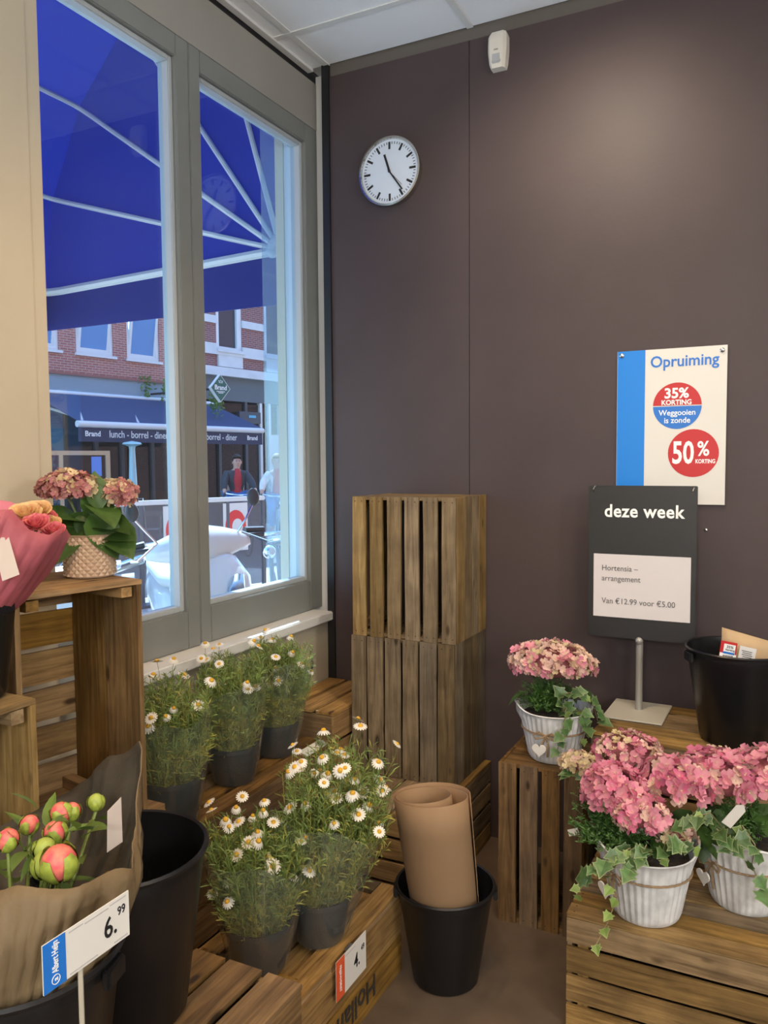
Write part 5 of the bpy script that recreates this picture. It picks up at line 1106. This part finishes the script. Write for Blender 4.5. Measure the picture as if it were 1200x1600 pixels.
def skin(name, V, Eg, R, mats, parent, root=0, sub=2, extra=None):
    me = bpy.data.meshes.new(name); me.from_pydata(V, Eg, []); o = bpy.data.objects.new('tmp_skin', me); COL.objects.link(o)
    md_ = o.modifiers.new('skin', 'SKIN'); md_.use_smooth_shade = True
    sv = me.skin_vertices[0].data
    for i, r in enumerate(R): sv[i].radius = (r, r) if not isinstance(r, tuple) else r; sv[i].use_root = (i == root)
    s_ = o.modifiers.new('sub', 'SUBSURF'); s_.levels = sub; s_.render_levels = sub
    m2 = bpy.data.meshes.new_from_object(o.evaluated_get(bpy.context.evaluated_depsgraph_get())); bpy.data.objects.remove(o, do_unlink=True)
    b = MB(); b.v = [tuple(v.co) for v in m2.vertices]; b.f = [tuple(p.vertices) for p in m2.polygons]; b.m = [0]*len(b.f)
    if extra: extra(b)
    return b.build(name, mats, parent, 'all')
m_skin = mat('skin', (.55, .33, .25), .5)
def person(label, loc, rz, jacket, shirt, jeans, hair, longhair=False, build=1.0, dz=0):
    t = thing('person', label, 'person', loc, rz)
    V = [(-.20, 0, 1.02), (-.17, 0, 1.18), (-.12, 0, 1.36), (-.09, 0, 1.46), (-.07, 0, 1.51), (-.05, 0, 1.595), (-.045, 0, 1.685)]
    Eg = [(0, 1), (1, 2), (2, 3), (3, 4), (4, 5), (5, 6)]; R = [(.13, .15), (.12, .145), (.13, .17), (.075, .09), .052, (.088, .076), (.082, .070)]
    for s in (-1, 1):
        k = len(V); V += [(-.11, s*.165*build, 1.40), (.02, s*.25, 1.24), (.13, s*.275, 1.10), (.155, s*.278, 1.075)]; Eg += [(2, k), (k, k+1), (k+1, k+2), (k+2, k+3)]; R += [.062, .045, .033, (.04, .022)]
        k = len(V); kn = (.18, s*.12, .86) if s < 0 else (.20, s*.12, .70); an = (-.02, s*.10, .47) if s < 0 else (.0, s*.10, .24)
        V += [(-.18, s*.09, .98), kn, an, (an[0]+.16, an[1], an[2]-.06)]; Eg += [(0, k), (k, k+1), (k+1, k+2), (k+2, k+3)]; R += [.09, .058, .040, (.038, .028)]
    def fingers(b):
        for s in (-1, 1):
            for q in range(4):
                x = .175-.018*q; y = s*.278; l = (.9, 1, .95, .75)[q]
                b.tube([(x, y-s*.01, 1.085-.006*q), (x+.012, y-s*.03*l, 1.082-.006*q), (x+.004, y-s*.04*l, 1.060-.006*q), (x-.012, y-s*.03*l, 1.048-.006*q)], [.010, .0095, .009, .008], 6)
            b.tube([(.14, s*.262, 1.085), (.125, s*.235, 1.07), (.13, s*.225, 1.05)], [.011, .010, .009], 6)
        b.tube([(.035, 0, 1.620), (.055, 0, 1.590), (.040, 0, 1.580)], [.008, .016, .010], 6)                     # nose
        for s in (-1, 1): b.ball((-.05, s*.080, 1.605), 1, 8, 6, (.022, .010, .032))                              # ears
    skin('body', V, Eg, R, m_skin, t, 0, 2, fingers)
    for s in (-1, 1): MB().ball((.034, s*.030, 1.627), 1, 8, 5, (.008, .013, .008)).build('eye', mat('eye_dark', (.03, .02, .02), .3), t, 'all')
    MB().ball((.036, 0, 1.547), 1, 8, 5, (.008, .024, .006)).build('mouth', mat('lip', (.45, .16, .14), .5), t, 'all')
    hm = mat('hair_'+hair[0], hair[1], .7, noise=.3, nscale=40)
    b = MB(); P = []
    for i in range(9):
        ph = pi*.62*i/8; row = []
        for k in range(18):
            a = 2*pi*k/18; f_ = cos(a); lim = ph*(.52 if f_ > .35 else 1.0 if f_ > -.2 else 1.12); row.append((-.058+.098*sin(lim)*cos(a), .088*sin(lim)*sin(a), 1.630+.115*cos(lim)))
        P.append(row)
    b.grid(P, True); 
    if longhair: b.ball((-.15, 0, 1.585), 1, 10, 7, (.05, .06, .09))
    b.solid('hair', hm, t, .014)
    jm = mat('cloth_'+jacket[0], jacket[1], .85, noise=.12, nscale=12)
    Vj = V[:4]; Ej = [(0, 1), (1, 2), (2, 3)]; Rj = [(.155, .18), (.14, .168), (.150, .19), (.085, .10)]
    for s in (-1, 1): k = len(Vj); Vj = Vj+[(-.11, s*.165*build, 1.40), (.02, s*.25, 1.24), (.115, s*.272, 1.115)]; Ej += [(2, k), (k, k+1), (k+1, k+2)]; Rj += [.080, .064, .046]
    skin('jacket', Vj, Ej, Rj, jm, t, 0, 2)
    b = MB(); P = []
    for i in range(8):
        z = 1.02+.47*i/7; xo = lerp(-.20, -.09, i/7)+(.158, .150, .146, .150, .152, .146, .125, .085)[i]; w = (.085, .085, .082, .078, .072, .066, .055, .045)[i]; P.append([(xo-.022, -w, z), (xo+.006, -w*.5, z), (xo+.014, 0, z), (xo+.006, w*.5, z), (xo-.022, w, z)])
    b.grid(P); b.solid('shirt', mat('cloth_'+shirt[0], shirt[1], .8), t, .006)
    k0 = 0; Vt = [(-.20, 0, 1.03)]; Et = []; Rt = [(.15, .165)]
    for s in (-1, 1):
        k = len(Vt); kn = (.18, s*.12, .86) if s < 0 else (.20, s*.12, .70); an = (-.02, s*.10, .47) if s < 0 else (.0, s*.10, .24); Vt += [(-.16, s*.09, .98), kn, (an[0]+.02, an[1], an[2]+.05)]; Et += [(0, k), (k, k+1), (k+1, k+2)]; Rt += [.105, .078, .058]
    skin('trousers', Vt, Et, Rt, mat('cloth_'+jeans[0], jeans[1], .8), t, 0, 2)
    for s in (-1, 1):
        an = (-.02, s*.10, .47) if s < 0 else (.0, s*.10, .24); loft([oval((an[0]-.06, an[1], an[2]-.05), (0, 0, .035), (0, .035, 0)), oval((an[0]+.03, an[1], an[2]-.05), (0, 0, .05), (0, .045, 0)), oval((an[0]+.19, an[1], an[2]-.085), (0, 0, .022), (0, .038, 0))]).build('shoe', m_sdk, t, 'all')
    return t
def cyclist(px, d, rz, lab_b, lab_p, col, **kw):
    p = D(px, 760, d); p.z = GZ; bicycle(lab_b, p, rz, col=col).scale = (.94,)*3
    person(lab_p, (p.x, p.y, GZ), rz, **kw).scale = (.94,)*3
cyclist(372, 13.2, radians(-38), 'dark bicycle ridden by the person in the charcoal jacket', 'person in a charcoal jacket and red shirt riding a bicycle', (.04, .05, .07), jacket=('charcoal', (.045, .05, .06)), shirt=('red', (.50, .03, .04)), jeans=('jeans', (.06, .16, .42)), hair=('dark', (.03, .02, .015)), build=1.05)
cyclist(434, 12.6, radians(-50), 'pale bicycle ridden by the person in the white cardigan', 'person in a white cardigan and coral top riding a bicycle', (.45, .48, .5), jacket=('white', (.72, .74, .75)), shirt=('coral', (.62, .12, .10)), jeans=('jeans_light', (.14, .28, .52)), hair=('blond', (.50, .36, .18)), longhair=True, build=.92)
p = D(446, 860, 5.6); bicycle('parked bicycle with chrome handlebar right of the white scooter', (p.x, p.y, GZ), radians(-60), col=(.10, .10, .11), lean=.08)
p = D(60, 905, 6.4); bicycle('parked bicycle low behind the left window', (p.x, p.y, GZ), radians(100), col=(.16, .20, .28), lean=-.08)
